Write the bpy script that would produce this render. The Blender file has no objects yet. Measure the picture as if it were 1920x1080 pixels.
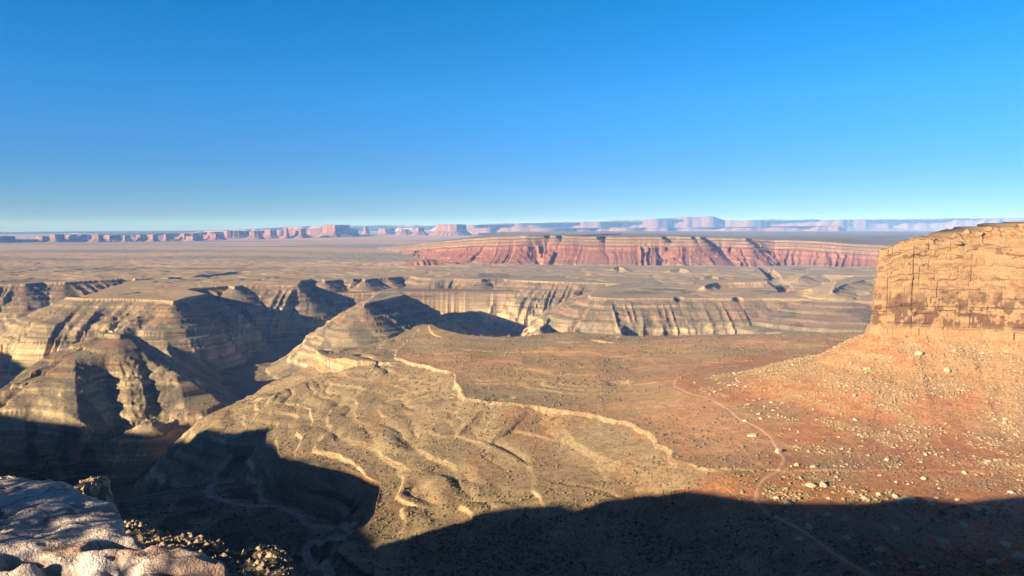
import math, random
import numpy as np
try:
    import bpy
except ImportError:          # the height maths below also runs on its own
    bpy = None

# ------------------------------------------------------------------ camera, sky, sun, exposure
F_PX, EYE_ROW = 1387.0, 428.0                   # focal length in px of a 1920 px frame, row of the eye level
PITCH = math.atan((540 - EYE_ROW) / F_PX)
SUN_ELEV, SUN_BEHIND = math.radians(16), math.radians(36)
SUN_DIR = (-math.cos(SUN_ELEV) * math.cos(SUN_BEHIND), -math.cos(SUN_ELEV) * math.sin(SUN_BEHIND), math.sin(SUN_ELEV))
SUN_STRENGTH, SKY_STRENGTH, EXPOSURE = 5.0, 0.05, 1.5
HAZE_DENSITY = 2.3e-5
CLIFF_GOLD = (.275, .182, .092)
SKY_GAMMA, SKY_SAT, SKY_VAL, SKY_HUE = 1.0, 1.30, 1.27, 0.499
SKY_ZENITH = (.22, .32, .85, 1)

def setup_view():
    S = bpy.context.scene
    cam = bpy.data.objects.new('camera', bpy.data.cameras.new('camera'))
    S.collection.objects.link(cam)
    cam.data.sensor_width = 36.0
    cam.data.lens = F_PX / 1920 * 36.0
    cam.data.clip_start, cam.data.clip_end = 0.1, 400000
    cam.location = (0, 0, 0)
    cam.rotation_euler = (math.radians(90) - PITCH, 0, 0)
    S.camera = cam
    w = bpy.data.worlds.new('World'); S.world = w; w.use_nodes = True
    nt = w.node_tree; nt.nodes.clear()
    out = nt.nodes.new('ShaderNodeOutputWorld'); bg = nt.nodes.new('ShaderNodeBackground')
    sky = nt.nodes.new('ShaderNodeTexSky'); sky.sky_type = 'NISHITA'; sky.sun_disc = False
    sky.sun_elevation = SUN_ELEV
    sky.sun_rotation = math.atan2(SUN_DIR[0], SUN_DIR[1])
    sky.altitude, sky.air_density, sky.dust_density, sky.ozone_density = 1900, 1.0, 0.0, 4.0
    bg.inputs['Strength'].default_value = SKY_STRENGTH
    gm = nt.nodes.new('ShaderNodeGamma'); gm.inputs[1].default_value = SKY_GAMMA
    hs = nt.nodes.new('ShaderNodeHueSaturation'); hs.inputs['Saturation'].default_value = SKY_SAT; hs.inputs['Value'].default_value = SKY_VAL; hs.inputs['Hue'].default_value = SKY_HUE
    nt.links.new(sky.outputs[0], gm.inputs[0]); nt.links.new(gm.outputs[0], hs.inputs['Color']); 
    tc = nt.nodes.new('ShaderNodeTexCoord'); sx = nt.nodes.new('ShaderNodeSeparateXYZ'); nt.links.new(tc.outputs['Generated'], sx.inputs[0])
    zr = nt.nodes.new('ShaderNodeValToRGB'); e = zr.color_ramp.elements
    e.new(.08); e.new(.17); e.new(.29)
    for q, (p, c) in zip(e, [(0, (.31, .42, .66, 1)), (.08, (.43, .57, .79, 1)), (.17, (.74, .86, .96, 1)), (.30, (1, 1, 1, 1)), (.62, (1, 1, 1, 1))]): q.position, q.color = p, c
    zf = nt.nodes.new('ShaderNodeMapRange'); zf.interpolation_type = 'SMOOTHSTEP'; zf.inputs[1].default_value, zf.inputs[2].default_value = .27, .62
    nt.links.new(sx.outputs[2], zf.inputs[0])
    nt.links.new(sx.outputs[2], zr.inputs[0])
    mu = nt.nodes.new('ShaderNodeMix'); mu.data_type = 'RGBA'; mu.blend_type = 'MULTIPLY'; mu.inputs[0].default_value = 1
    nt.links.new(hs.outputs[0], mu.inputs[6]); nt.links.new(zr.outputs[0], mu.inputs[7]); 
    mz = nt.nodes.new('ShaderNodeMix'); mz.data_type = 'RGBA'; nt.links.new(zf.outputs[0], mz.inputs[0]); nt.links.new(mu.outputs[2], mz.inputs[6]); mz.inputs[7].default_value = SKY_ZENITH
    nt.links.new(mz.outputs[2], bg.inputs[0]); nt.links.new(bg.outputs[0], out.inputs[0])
    l = bpy.data.lights.new('sun', 'SUN'); l.energy = SUN_STRENGTH; l.angle = math.radians(0.5); l.color = (1.0, 0.83, 0.61)
    o = bpy.data.objects.new('sun', l); S.collection.objects.link(o)
    from mathutils import Vector
    o.rotation_euler = Vector(SUN_DIR).to_track_quat('Z', 'Y').to_euler()
    S.view_settings.view_transform = 'Standard'; S.view_settings.look = 'None'
    S.view_settings.exposure = EXPOSURE; S.view_settings.gamma = 1.0
    S.cycles.volume_bounces = 0; S.cycles.max_bounces = 5; S.cycles.diffuse_bounces = 2

if bpy: setup_view()

# ------------------------------------------------------------------ maths helpers
f32 = np.float32
def ray(px, py):
    cx, cy = (px - 960) / F_PX, (540 - py) / F_PX
    return cx, math.cos(PITCH) + cy * math.sin(PITCH), -math.sin(PITCH) + cy * math.cos(PITCH)
def U(px, py, z):                       # survey: sight line to the point at height z
    a, b, c = ray(px, py); t = z / c
    return (a * t, b * t, z)
def V(px, py, d):                       # survey: sight line to the point at forward distance d
    a, b, c = ray(px, py); t = d / b
    return (a * t, d, c * t)
def UZ(pts, z): return [U(x, y, z) for x, y in pts]

def _hash(ix, iy, seed):
    h = (ix.astype(np.uint32) * np.uint32(374761393)) ^ (iy.astype(np.uint32) * np.uint32(668265263)) ^ np.uint32(seed * 2246822519 & 0xffffffff)
    h = (h ^ (h >> np.uint32(13))) * np.uint32(1274126177)
    h = h ^ (h >> np.uint32(16))
    return (h & np.uint32(0xffff)).astype(f32) * f32(2 / 65535.0) - f32(1)
def noise2(x, y, seed=1):               # smooth value noise, about -1..1
    x0 = np.floor(x); y0 = np.floor(y); fx = (x - x0).astype(f32); fy = (y - y0).astype(f32)
    ix = x0.astype(np.int64); iy = y0.astype(np.int64)
    fx = fx * fx * fx * (fx * (fx * 6 - 15) + 10); fy = fy * fy * fy * (fy * (fy * 6 - 15) + 10)
    a = _hash(ix, iy, seed); b = _hash(ix + 1, iy, seed); c = _hash(ix, iy + 1, seed); d = _hash(ix + 1, iy + 1, seed)
    a = a + (b - a) * fx; c = c + (d - c) * fx
    return a + (c - a) * fy
def fbm(x, y, octv=4, seed=1, gain=.5):
    r = 0; a = 1; n = 0
    for k in range(octv):
        r = r + a * noise2(x * 2**k + 17.3 * k, y * 2**k - 9.1 * k, seed + k); n += a; a *= gain
    return r / n
def smooth(a, b, x):
    t = np.clip((x - a) / (b - a), 0, 1); return t * t * (3 - 2 * t)

def poly_dist(X, Y, pts, closed=True):
    """signed distance (outside +), length along the rim and rim height of the nearest rim point"""
    n = len(pts); P = np.array(pts, dtype=np.float64)
    best = np.full(X.shape, 1e18, f32); T = np.zeros(X.shape, f32); Z = np.zeros(X.shape, f32)
    inside = np.zeros(X.shape, bool); L = 0.0
    for i in range(n if closed else n - 1):
        ax, ay, az = P[i]; bx, by, bz = P[(i + 1) % n]
        ex, ey = bx - ax, by - ay; l2 = ex * ex + ey * ey + 1e-9; l = math.sqrt(l2)
        t = np.clip(((X - f32(ax)) * f32(ex) + (Y - f32(ay)) * f32(ey)) * f32(1 / l2), 0, 1)
        dx = X - f32(ax) - t * f32(ex); dy = Y - f32(ay) - t * f32(ey)
        d2 = dx * dx + dy * dy
        m = d2 < best * f32(.9995)
        best = np.where(m, d2, best); T = np.where(m, f32(L) + t * f32(l), T); Z = np.where(m, f32(az) + t * f32(bz - az), Z)
        if closed:
            c = ((Y >= ay) != (Y >= by))
            if abs(by - ay) > 1e-9:
                inside ^= c & (X < f32(ex / (by - ay)) * (Y - f32(ay)) + f32(ax))
        L += l
    d = np.sqrt(best)
    return np.where(inside, -d, d), T, Z

# ------------------------------------------------------------------ survey of the land (metres, eye at 0,0,0)
FLOOR = -705.0
PLAT = [(-9000, 2600, -380), (-6000, 3400, -380)] + UZ([(-420, 548), (-150, 536), (38, 532), (46, 532), (80, 529), (122, 529), (190, 525), (228, 523), (252, 522),
    (252, 526), (225, 533), (205, 538), (180, 548), (150, 557), (117, 557), (160, 560), (215, 560), (270, 561), (325, 565), (345, 559), (389, 551),
    (372, 547), (352, 542), (372, 540), (400, 538), (428, 536), (440, 538), (453, 535), (510, 535), (560, 535), (562, 530), (566, 526), (585, 523.5), (604, 523),
    (608, 527), (640, 524), (662, 524), (664, 523), (681, 522), (684, 525), (705, 522), (728, 521), (733, 520), (752, 518.5), (770, 518), (782, 520), (808, 522), (850, 522),
    (902, 524), (912, 523), (945, 522.5), (950, 524), (990, 526), (1040, 528), (1100, 529.5), (1163, 532), (1120, 540), (1102, 553), (1107, 557),
    (1140, 559), (1200, 559), (1262, 559), (1268, 557), (1276, 556.5), (1282, 559), (1330, 559), (1372, 559), (1378, 556.5), (1388, 557), (1394, 559),
    (1430, 558), (1500, 560), (1580, 563), (1640, 565), (1760, 570), (1960, 585)], -380) + [(5200, 1500, -380), (60000, 1500, -380), (90000, 90000, -380), (-90000, 90000, -380), (-60000, 2600, -380)]
def _at(x, y): q = U(x, y, -380); return min(range(len(PLAT)), key=lambda k: (PLAT[k][0] - q[0]) ** 2 + (PLAT[k][1] - q[1]) ** 2)
LEE = [(_at(325, 565), _at(352, 542)), (_at(560, 535), _at(604, 523)), (_at(733, 520), _at(770, 518))]
SPUR = UZ([(725, 541), (704, 553), (690, 563), (682, 570), (720, 562), (757, 553), (748, 546), (738, 540)], -386)
BUTTE = UZ([(188, 626), (222, 622), (252, 616.5), (262, 620), (225, 628)], -385)
BUTTE_SIDE = UZ([(73, 681), (137, 677), (197, 667), (215, 650), (160, 652), (110, 664)], -455)
ISLE = [U(0, 727, -505), U(72, 679, -470), U(120, 664, -462), U(170, 646, -450), U(215, 636, -440), U(255, 627, -425), U(300, 662, -480), U(332, 690, -515), U(370, 720, -540), U(415, 753, -560), U(385, 766, -560), U(330, 772, -560), U(285, 790, -565), U(240, 792, -565), U(172, 797, -568), U(163, 792, -560), U(120, 778, -558), U(60, 768, -556), U(0, 770, -556), (-2600, 2300, -560), (-3000, 2900, -520)]
BUTTE_RIDGE = [U(200, 660, -440), U(262, 640, -430), U(300, 668, -485), U(335, 705, -520), U(330, 712, -525), U(260, 690, -490)]
# inner rim of the near spur and its limestone ledge
INNER = [U(790, 606, -378), U(740, 630, -384), U(672, 652, -402), U(625, 668, -446), U(575, 694, -505), U(548, 711, -515), U(500, 729, -520), U(452, 754, -520), U(415, 768, -520), U(372, 788, -522), U(358, 812, -520),
    U(400, 820, -510), U(450, 815, -495), U(505, 800, -480), U(500, 830, -470), U(545, 866, -455), U(600, 872, -450), U(665, 885, -440), U(712, 904, -436), U(700, 945, -436), U(690, 985, -437), U(650, 1010, -440), U(628, 1032, -440),
    U(700, 1075, -430), U(720, 1200, -425), (-250, 620, -400), (-100, 400, -380), (800, 300, -330), (2600, 900, -330), (3200, 2300, -360)] + \
    UZ([(1640, 622), (1500, 624), (1400, 625), (1300, 627), (1170, 628), (1120, 624), (1080, 618), (1030, 621), (985, 626), (930, 627), (880, 625.5), (830, 616), (812, 607)], -372)
LEDGE = [U(738, 671, -379), U(790, 685, -374), U(850, 700, -370), U(858, 722, -370), U(868, 748, -369), U(930, 754, -369), U(1000, 762, -368), U(1060, 771, -368), U(1130, 783, -366), U(1180, 796, -364), U(1215, 812, -362),
    U(1245, 838, -360), U(1262, 862, -360), U(1330, 880, -352), (900, 1000, -340), (2500, 1200, -340), (3000, 2200, -360)] + \
    UZ([(1640, 628), (1400, 632), (1170, 640), (1080, 626), (985, 636), (880, 629), (832, 619), (812, 609)], -372) + [U(792, 612, -376), U(772, 632, -380), U(748, 652, -381)]
LOWMESA = UZ([(1012, 612), (1030, 597), (1048, 592), (1090, 590), (1135, 590), (1150, 600), (1163, 618), (1185, 600), (1170, 570), (1080, 575), (1040, 585)], -500)
RIM_E = [V(700, 464.5, 13300), V(765, 459.5, 11400), V(830, 452.5, 9700), V(885, 447, 8650), V(930, 444, 8350), V(985, 442.5, 8250), V(1020, 442, 8300), V(1030, 441, 8420), V(1042, 442, 8250), V(1052, 441, 8450), V(1066, 442, 8200),
    V(1120, 444, 8120), V(1136, 443, 8300), V(1146, 444, 8120), V(1200, 444, 8050), V(1240, 444, 8000), V(1247, 443, 8150), V(1272, 443, 8150), V(1276, 444, 7900), V(1296, 444, 7880), V(1303, 443.5, 8000), V(1313, 444, 7900), V(1322, 445, 8150), V(1392, 446.5, 8050),
    V(1398, 447, 7950), V(1410, 447, 8080), V(1450, 450, 8150), V(1480, 450, 8050), V(1530, 452, 7900), V(1600, 457, 7700), V(1700, 462, 7400), V(1900, 470, 7000), V(2400, 486, 6400), (9000, 6000, -180), (20000, 9000, -100),
    (45000, 30000, -100), (26000, 27000, -100), (4000, 26800, -105), (-300, 21000, -100), (-600, 14500, -140), (-1500, 12200, -250)]
BADLAND = [V(748, 497, 7600), V(775, 490, 7680), V(797, 484.5, 7720), V(820, 488, 7750), V(850, 491, 7750), V(885, 493, 7800)]
CLIFF_BASE = [V(1641, 617, 1500), V(1700, 622, 1470), V(1760, 627, 1450), V(1830, 628, 1430), V(1920, 635, 1390), (1300, 1370, -206), (1900, 1280, -206)]
CLIFF_TOP_POLY = [V(1645, 617, 1500), V(1700, 622, 1475), V(1760, 627, 1455), V(1830, 628, 1435), V(1920, 635, 1395), (1300, 1375, -206), (1900, 1285, -206), (4000, 1500, -206), (4000, 3500, -206), (2200, 2600, -206), (1150, 1720, -206)]
RED = UZ([(1640, 622), (1560, 650), (1490, 688), (1400, 684), (1300, 690), (1264, 712), (1300, 742), (1370, 768), (1440, 812), (1468, 850), (1455, 880), (1300, 893), (1170, 898), (1300, 912), (1412, 942), (1500, 1000), (1640, 1095), (2300, 1095), (2300, 640)], -348)
ROAD = [(1640, 1085), (1560, 1035), (1500, 992), (1445, 965), (1416, 942), (1418, 920), (1432, 898), (1462, 880), (1472, 862), (1460, 845), (1445, 820), (1420, 800), (1385, 785), (1372, 770), (1340, 752), (1290, 736), (1263, 724), (1266, 711), (1290, 700), (1330, 692), (1390, 684)]
WASH = [(430, 860), (402, 890), (392, 930), (440, 945), (520, 950), (560, 965), (578, 985), (620, 988), (660, 985)], [(655, 1000), (590, 1012), (572, 1030), (580, 1055), (620, 1085)]
TRENCH = [(UZ([(456, 508), (420, 511), (395, 515), (372, 518.5), (345, 519), (325, 521.5), (295, 522), (262, 524), (235, 526)], -380), 75, 85),
          (UZ([(1432, 500), (1440, 508), (1447, 516), (1460, 527), (1478, 541), (1500, 548)], -380), 55, 55), (UZ([(1440, 520), (1452, 530), (1470, 544)], -380), 40, 35)]
BACK_SPUR = [U(328, 612, -520), U(318, 628, -548), U(312, 655, -580), U(335, 688, -610), U(372, 716, -632), U(405, 742, -650)]
PITS = [(1128, 643, 55, 30, 22), (1140, 628, 30, 60, 12), (1350, 635, 60, 40, 18), (1162, 727, 20, 30, 11), (1255, 762, 14, 24, 7), (940, 745, 16, 40, 7), (1640, 655, 30, 80, 10)]
NOTCH = [([U(205, 672, -455)] + [U(200, 700, -490), U(208, 740, -530), U(222, 785, -565), U(228, 800, -600)], 95, 70), ([U(262, 668, -460), U(272, 705, -510), U(290, 745, -545), U(300, 780, -570)], 75, 40)]
HILLS = [(UZ([(1320, 534), (1345, 530), (1370, 529), (1405, 528.5), (1440, 528), (1440, 525), (1380, 524), (1330, 528)], -352), dict(slope=.9, seed=161, gl=60, rough=6, topn=2)),
         (UZ([(1496, 520), (1512, 517), (1540, 515), (1700, 517), (1700, 508), (1520, 508)], -342), dict(slope=.36, seed=163, gl=120, rough=14, gully=.4)),
         (UZ([(1560, 545), (1580, 533), (1620, 525), (1720, 524), (1720, 518), (1600, 518), (1570, 526)], -338), dict(slope=.34, seed=165, gl=120, rough=14, gully=.4)),
         (UZ([(1255, 505), (1275, 503.5), (1292, 506), (1280, 503)], -352), dict(slope=.5, seed=167, gl=60, rough=6)), (UZ([(1148, 501.5), (1160, 500), (1172, 502), (1160, 499)], -352), dict(slope=.5, seed=169, gl=60, rough=6)),
         (UZ([(1318, 519), (1335, 517.5), (1348, 519), (1335, 516)], -368), dict(slope=.5, seed=171, gl=60, rough=4)), (UZ([(1330, 506), (1390, 504), (1415, 505), (1400, 502), (1340, 502)], -362), dict(slope=.6, seed=173, gl=60, rough=6))]
# rim of the plateau the eye stands on; it runs off to the left, outside the picture, and shades the canyon
CASTER = [(-5400, 3300), (-4700, 2800), (-4330, 2420), (-4200, 2050), (-3900, 1500), (-3141, 1078), (-3083, 1037), (-2823, 942), (-2500, 790), (-2309, 742), (-2182, 824), (-2110, 770), (-2038, 763), (-1929, 790), (-1850, 650), (-1764, 546), (-1655, 492), (-1560, 440), (-1460, 353), (-1437, 168), (-1365, 76), (-1308, 58), (-1300, 110), (-1265, 176), (-1191, 220), (-1105, 234), (-1047, 239), (-1005, 203), (-972, 243), (-904, 264), (-775, 268), (-666, 221), (-582, 214), (-511, 214), (-450, 232), (-405, 212), (-305, 234), (-220, 120)]
MULEY = [(-7000, 3500)] + CASTER + [(-120, 20), (-30, 6), (10, 3), (40, -30), (300, -100), (900, -200), (900, -3000), (-9000, -3000), (-9000, 3300)]

def strata_drop(D0, T, ledgy):
    """turn a plain slope into ledges: hard beds stand as steps, soft beds lie back"""
    beds = [(0, 13, .10), (13, 34, .9), (34, 42, .12), (42, 62, .95), (62, 70, .12), (70, 84, .95), (84, 95, .12), (95, 112, .95), (112, 122, .1), (122, 140, .95), (140, 156, .12), (156, 178, .9), (178, 198, .12), (198, 222, .9), (222, 270, .15), (270, 900, 1.)]
    run = [0.0]; h = [0.0]
    for a, b, w in beds: run.append(run[-1] + (b - a) * w); h.append(float(b))
    run = np.array(run); k = run[-2] / h[-2]; run = run / k      # keeps the overall slope
    st = np.interp(D0, run, np.array(h)).astype(f32)
    return D0 + (st - D0) * ledgy

def mesa_h(X, Y, pts, slope=.62, reach=700, gully=.30, gl=70., ledgy=.9, seed=3, rough=9., topn=3.0, cap=None):
    """height of a flat-topped landform: its top inside the rim, ledged slopes outside it"""
    P = np.array(pts); out = np.full(X.shape, -9999, f32)
    m = (X > P[:, 0].min() - reach) & (X < P[:, 0].max() + reach) & (Y > P[:, 1].min() - reach) & (Y < P[:, 1].max() + reach)
    if not m.any(): return out
    x, y = X[m], Y[m]
    s, T, Z = poly_dist(x, y, pts)
    wx = fbm(x / 90, y / 90, 3, seed) * rough
    s = s + wx
    g = 1 - 2 * np.abs(noise2(T / gl, s / 900, seed + 5)) ; g2 = 1 - 2 * np.abs(noise2(T / (gl * .37), s / 500, seed + 6))
    so = np.maximum(s, 0)
    so = np.maximum(so - (gully * (g * .65 + g2 * .35)) * np.minimum(so, 160), 0)
    D0 = slope * so
    lg = ledgy * np.clip(.95 + .6 * noise2(T / 120, D0 / 25, seed + 9), .3, 1.15)
    D = strata_drop(D0 + np.where(so > 0, fbm(T / 60, D0 / 40, 2, seed + 12) * np.minimum(so * .2, 4), 0), T, lg)
    top = Z if cap is None else Z
    h = np.where(s > 0, Z - D, top + topn * fbm(x / 300, y / 300, 4, seed + 20) * smooth(0, 80, -s))
    out[m] = h
    return out

def land(X, Y):
    """height of the land and the masks its colour needs"""
    X = X.astype(f32); Y = Y.astype(f32)
    R = np.hypot(X, Y)
    M = {}
    h = FLOOR + 4 * fbm(X / 60, Y / 60, 3, 77) + 190 * smooth(2150, 1500, R)
    # far tableland with the canyon rims
    P = PLAT; s, T, Z = poly_dist(X, Y, P)
    pl = np.full(X.shape, -9999, f32)
    near = s < 650
    x, y = X[near], Y[near]; sn, Tn, Zn = s[near], T[near], Z[near]
    sn = sn + fbm(x / 110, y / 110, 3, 31) * 12
    g = 1 - 2 * np.abs(noise2(Tn / 95, sn / 900, 35)); g2 = 1 - 2 * np.abs(noise2(Tn / 34, sn / 500, 36))
    so = np.maximum(sn, 0); so = np.maximum(so - .36 * (1 - .5 * smooth(500, 900, x)) * (.55 * g + .45 * g2) * np.minimum(so, 170), 0)
    PX = np.array(P); TL = np.concatenate([[0], np.cumsum(np.hypot(*np.diff(PX[:, :2], axis=0).T))])
    lee = sum(smooth(TL[a] - 50, TL[a] + 40, Tn) * smooth(TL[b] + 50, TL[b] - 40, Tn) for a, b in LEE)      # faces turned from the sun stand steeper
    D0 = (.62 + .5 * lee) * so + .55 * np.maximum(so - 235, 0)
    lg = np.clip(.95 + .5 * noise2(Tn / 160, D0 / 25, 39), .3, 1.1)
    D = strata_drop(D0 + fbm(Tn / 60, D0 / 40, 2, 41) * np.minimum(so * .2, 4), Tn, lg)
    ins = -sn
    swell = fbm(x / 900, y / 900, 5, 50)
    # broken ground: low ledges and washes on the tableland
    amp = smooth(20, 260, ins) * (1 - .55 * smooth(7000, 14000, y))
    low = 20 * swell + 17 * np.abs(fbm(x / 420, y / 260, 4, 55)) - 5
    q = low / 7.0; low = (np.floor(q) + smooth(.55, .95, q - np.floor(q))) * 7.0
    hh = np.where(sn > 0, Zn - D, Zn + amp * low)
    pl[near] = hh
    h = np.maximum(h, pl)
    h = np.where(Y > 9000, h + .0068 * (np.minimum(Y, 40000) - 9000) * smooth(-.62, -.1, X / np.maximum(Y, 1)), h)
    M['drop'] = np.where(s > 0, f32(0) + (-380 - pl), 0)
    M['plat'] = (s < 6)
    for pts, w, dp in TRENCH:
        P = np.array(pts); m = (X > P[:, 0].min() - 300) & (X < P[:, 0].max() + 300) & (Y > P[:, 1].min() - 300) & (Y < P[:, 1].max() + 300)
        if m.any():
            d, T, Z = poly_dist(X[m], Y[m], pts, closed=False)
            d = d + 14 * fbm(X[m] / 120, Y[m] / 120, 3, 151)
            h[m] = np.minimum(h[m], np.maximum(-380 - dp + np.maximum(d - w * .3, 0) * dp / (w * .7) * 1.05 - 2, -380 - dp * (.4 + .6 * smooth(0, 300, T))) + np.where(d > w, 500, 0))
    m = (X > -2600) & (X < -600) & (Y > 2300) & (Y < 4600)
    if m.any():
        d, T, Z = poly_dist(X[m], Y[m], BACK_SPUR, closed=False); d = d + 9 * fbm(X[m] / 60, Y[m] / 60, 3, 181)
        h[m] = np.maximum(h[m], strata_drop(Z + 705 - .52 * np.maximum(d, 0), T, 0) - 705)
    for pts, kw in HILLS: h = np.maximum(h, mesa_h(X, Y, pts, **kw))
    for pts, kw in ((SPUR, dict(slope=.76, seed=61, gl=80)), 
                    (LOWMESA, dict(slope=1.3, seed=67, gl=45, rough=6))):
        h = np.maximum(h, mesa_h(X, Y, pts, **kw))
    m = (X > -3900) & (X < 0) & (Y > 1500) & (Y < 3900)
    x, y = X[m], Y[m]; s, T, Z = poly_dist(x, y, ISLE)
    s = s + fbm(x / 60, y / 60, 3, 69) * 7
    cap = np.maximum(mesa_h(x, y, BUTTE, slope=.40, seed=63, gl=60, rough=4, gully=.35, reach=1500), mesa_h(x, y, BUTTE_SIDE, slope=.42, seed=65, gl=60, rough=5, gully=.3, reach=1500))
    cap = np.maximum(cap, mesa_h(x, y, BUTTE_RIDGE, slope=.5, seed=66, gl=50, rough=6, gully=.35, reach=1500))
    so = np.maximum(s, 0); so = np.maximum(so - .3 * (1 - 2 * np.abs(noise2(T / 50, s / 500, 73))) * np.minimum(so, 90), 0)
    isl = np.where(s > 0, Z - strata_drop(1.2 * so, T, .8), np.minimum(np.maximum(cap, Z - 4), Z + .75 * np.maximum(-s, 0) + 3 * fbm(x / 60, y / 60, 2, 74)))
    for pts, w, dp in NOTCH:
        d, T, Z = poly_dist(x, y, pts, closed=False); d = d + 9 * fbm(x / 40, y / 40, 3, 76) + 5 * fbm(x / 12, y / 12, 2, 77)
        isl = isl - dp * np.clip(1 - np.maximum(d, 0) / w, 0, 1) * smooth(0, 160, T)
    h[m] = np.maximum(h[m], isl)
    # near spur: rises from its inner rim to the ledge, gorge walls outside
    m = (X > -1800) & (X < 3600) & (Y > 200) & (Y < 3600)
    x, y = X[m], Y[m]
    s, T, Z = poly_dist(x, y, INNER)
    s = s + fbm(x / 70, y / 70, 3, 81) * 8
    so = np.maximum(s, 0); so = np.maximum(so - .14 * (1 - 2 * np.abs(noise2(T / 60, s / 500, 83))) * np.minimum(so, 90), 0)
    Dn = strata_drop(1.15 * so, T, .9 * np.clip(.8 + .5 * noise2(T / 90, so / 30, 84), .2, 1))
    si = np.maximum(-s, 0)
    sl, Tl, Zl = poly_dist(x, y, LEDGE)
    bench = -371 + 5 * fbm(x / 260, y / 260, 4, 88) + 5 * smooth(1500, 2600, y) - 3
    fr = si / (si + np.maximum(sl, 0) + 1); base = Z + (np.maximum(bench - 11, Z + 2) - Z) * fr ** .85
    rl = 1 - 2 * np.abs(noise2((x * .9 + y * .44) / 47 + 1.5 * fbm(x / 130, y / 130, 3, 95), (y * .9 - x * .44) / 300, 93))
    base = base + (fbm(x / 160, y / 160, 3, 85) * 3 - 3.0 * rl) * smooth(0, 70, si) * (1 - fr ** 2)
    wob = .4 * fbm(x / 330, y / 260, 2, 86); q = base / 11.0 + wob; fl = np.floor(q); fq = q - fl
    up = base - Z; step = up + (smooth(.80, .93, fq) - fq) * (2.4 + 7.0 * np.clip(1 - 1.7 * fr, 0, 1) + 2.0 * smooth(.62, .75, noise2(base / 9 + 7, x * 0, 82)))
    keep = np.clip(.35 + 1.7 * fbm(x / 110, y / 110, 3, 87) + .4 * noise2(x / 400, y / 400, 80), 0, 1)
    rl = 1 - 2 * np.abs(noise2((x * .9 + y * .44) / 46 + .3 * noise2(x / 60, y / 60, 95), (y * .9 - x * .44) / 420, 93)); up = up - 5.5 * rl * smooth(5, 80, si)
    up2 = up + (step - up) * keep
    rim = np.where(s > 0, Z - Dn, np.minimum(Z + up2, bench - 10 + 2 * fbm(x / 40, y / 40, 2, 89)))
    sl = sl + fbm(x / 45, y / 45, 3, 91) * 11 + fbm(x / 11, y / 11, 2, 98) * 2.2
    gl_ = 1 - 2 * np.abs(noise2(Tl / 55, sl / 600, 92))
    so = np.maximum(sl, 0); so = np.maximum(so - .25 * gl_ * np.minimum(so, 120), 0)
    dl = (np.minimum(so * 2.2, 7.5 + 5.5 * noise2(Tl / 70, so * 0, 99) + 2.5 * noise2(Tl / 17, so * 0, 100)) * (.15 + .85 * smooth(-560, -280, x)) + np.maximum(so - 5, 0) * .30) * (1 - .92 * smooth(190, 330, x))
    led = np.where(sl > 0, Zl - dl, Zl + (np.interp(x, [-400, 0, 300, 600, 1200], [-373, -369, -360, -345, -340]).astype(f32) - Zl) * smooth(0, 170, -sl) + 1.5 + 6 * smooth(0, 300, -sl) * fbm(x / 200, y / 200, 4, 94))
    # low ledges on the bench top
    lo = 6 * fbm(x / 240 + .3 * y / 240, y / 130, 2, 96) + .012 * np.maximum(-sl, 0)
    q = lo / 2.4; fl = np.floor(q); lo = (fl + smooth(.6, .95, q - fl)) * 2.4
    led = np.where(sl > 0, led, led + lo * smooth(0, 90, -sl))
    hn = np.where(s > 0, rim, np.maximum(rim, np.minimum(led, Z + 1.2 * si)))
    h[m] = np.maximum(h[m], hn)
    for px, py, w, l, dp in PITS:                    # short draws cut into the bench
        c = U(px, py, -366); ux = ((x - c[0]) * .8 + (y - c[1]) * .6) / l; uy = (-(x - c[0]) * .6 + (y - c[1]) * .8) / w
        d = np.sqrt(ux * ux + uy * uy) + .35 * fbm(x / 18, y / 18, 3, 191)
        h[m] = h[m] - dp * np.clip(1.15 - d, 0, 1)
    mm = np.zeros(X.shape, bool); mm[m] = (s < 0); M['near'] = mm
    lm = np.full(X.shape, 1e6, f32); lm[m] = sl; M['ledge'] = lm
    # right-hand talus below the great cliff
    m = (X > -200) & (X < 4500) & (Y > 250) & (Y < 4200)
    x, y = X[m], Y[m]
    s, T, Z = poly_dist(x, y, CLIFF_TOP_POLY)
    so = np.maximum(s + fbm(x / 60, y / 60, 3, 101) * 8, 0)
    rib = fbm(T / 45, s / 260, 4, 103)
    tal = Z + 3 - .58 * np.minimum(so, 120) - .34 * np.clip(so - 120, 0, 160) - .17 * np.maximum(so - 280, 0) - .5 * np.maximum(so - 650, 0) + rib * np.minimum(so * .06, 4.5) + fbm(x / 14, y / 14, 3, 105) * np.interp(so, [60, 220], [1.0, .15])
    tal = np.where(s < 0, Z + 3, tal)
    h2 = h[m]; k = 25.0
    e = np.clip(.5 + .5 * (tal - h2) / k, 0, 1)
    h[m] = np.maximum(h2, tal) + k * .25 * (1 - np.abs(2 * e - 1)) ** 2 * .8
    tm = np.zeros(X.shape, f32); tm[m] = smooth(-14, 10, tal - h2); M['talus'] = tm
    ts = np.full(X.shape, 1e6, f32); ts[m] = s; M['cliffd'] = ts
    # distant red escarpment
    m = (Y > 5200) & (X > -4500)
    x, y = X[m], Y[m]
    s, T, Z = poly_dist(x, y, RIM_E)
    s = s + fbm(x / 260, y / 260, 3, 111) * 28
    so = np.maximum(s, 0); T = T + 45 * fbm(x / 130, y / 130, 3, 112) + .25 * x
    g = 1 - 2 * np.abs(noise2(T / 70, s / 2500, 113)); g2 = 1 - 2 * np.abs(noise2(T / 27, s / 1500, 114))
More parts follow.
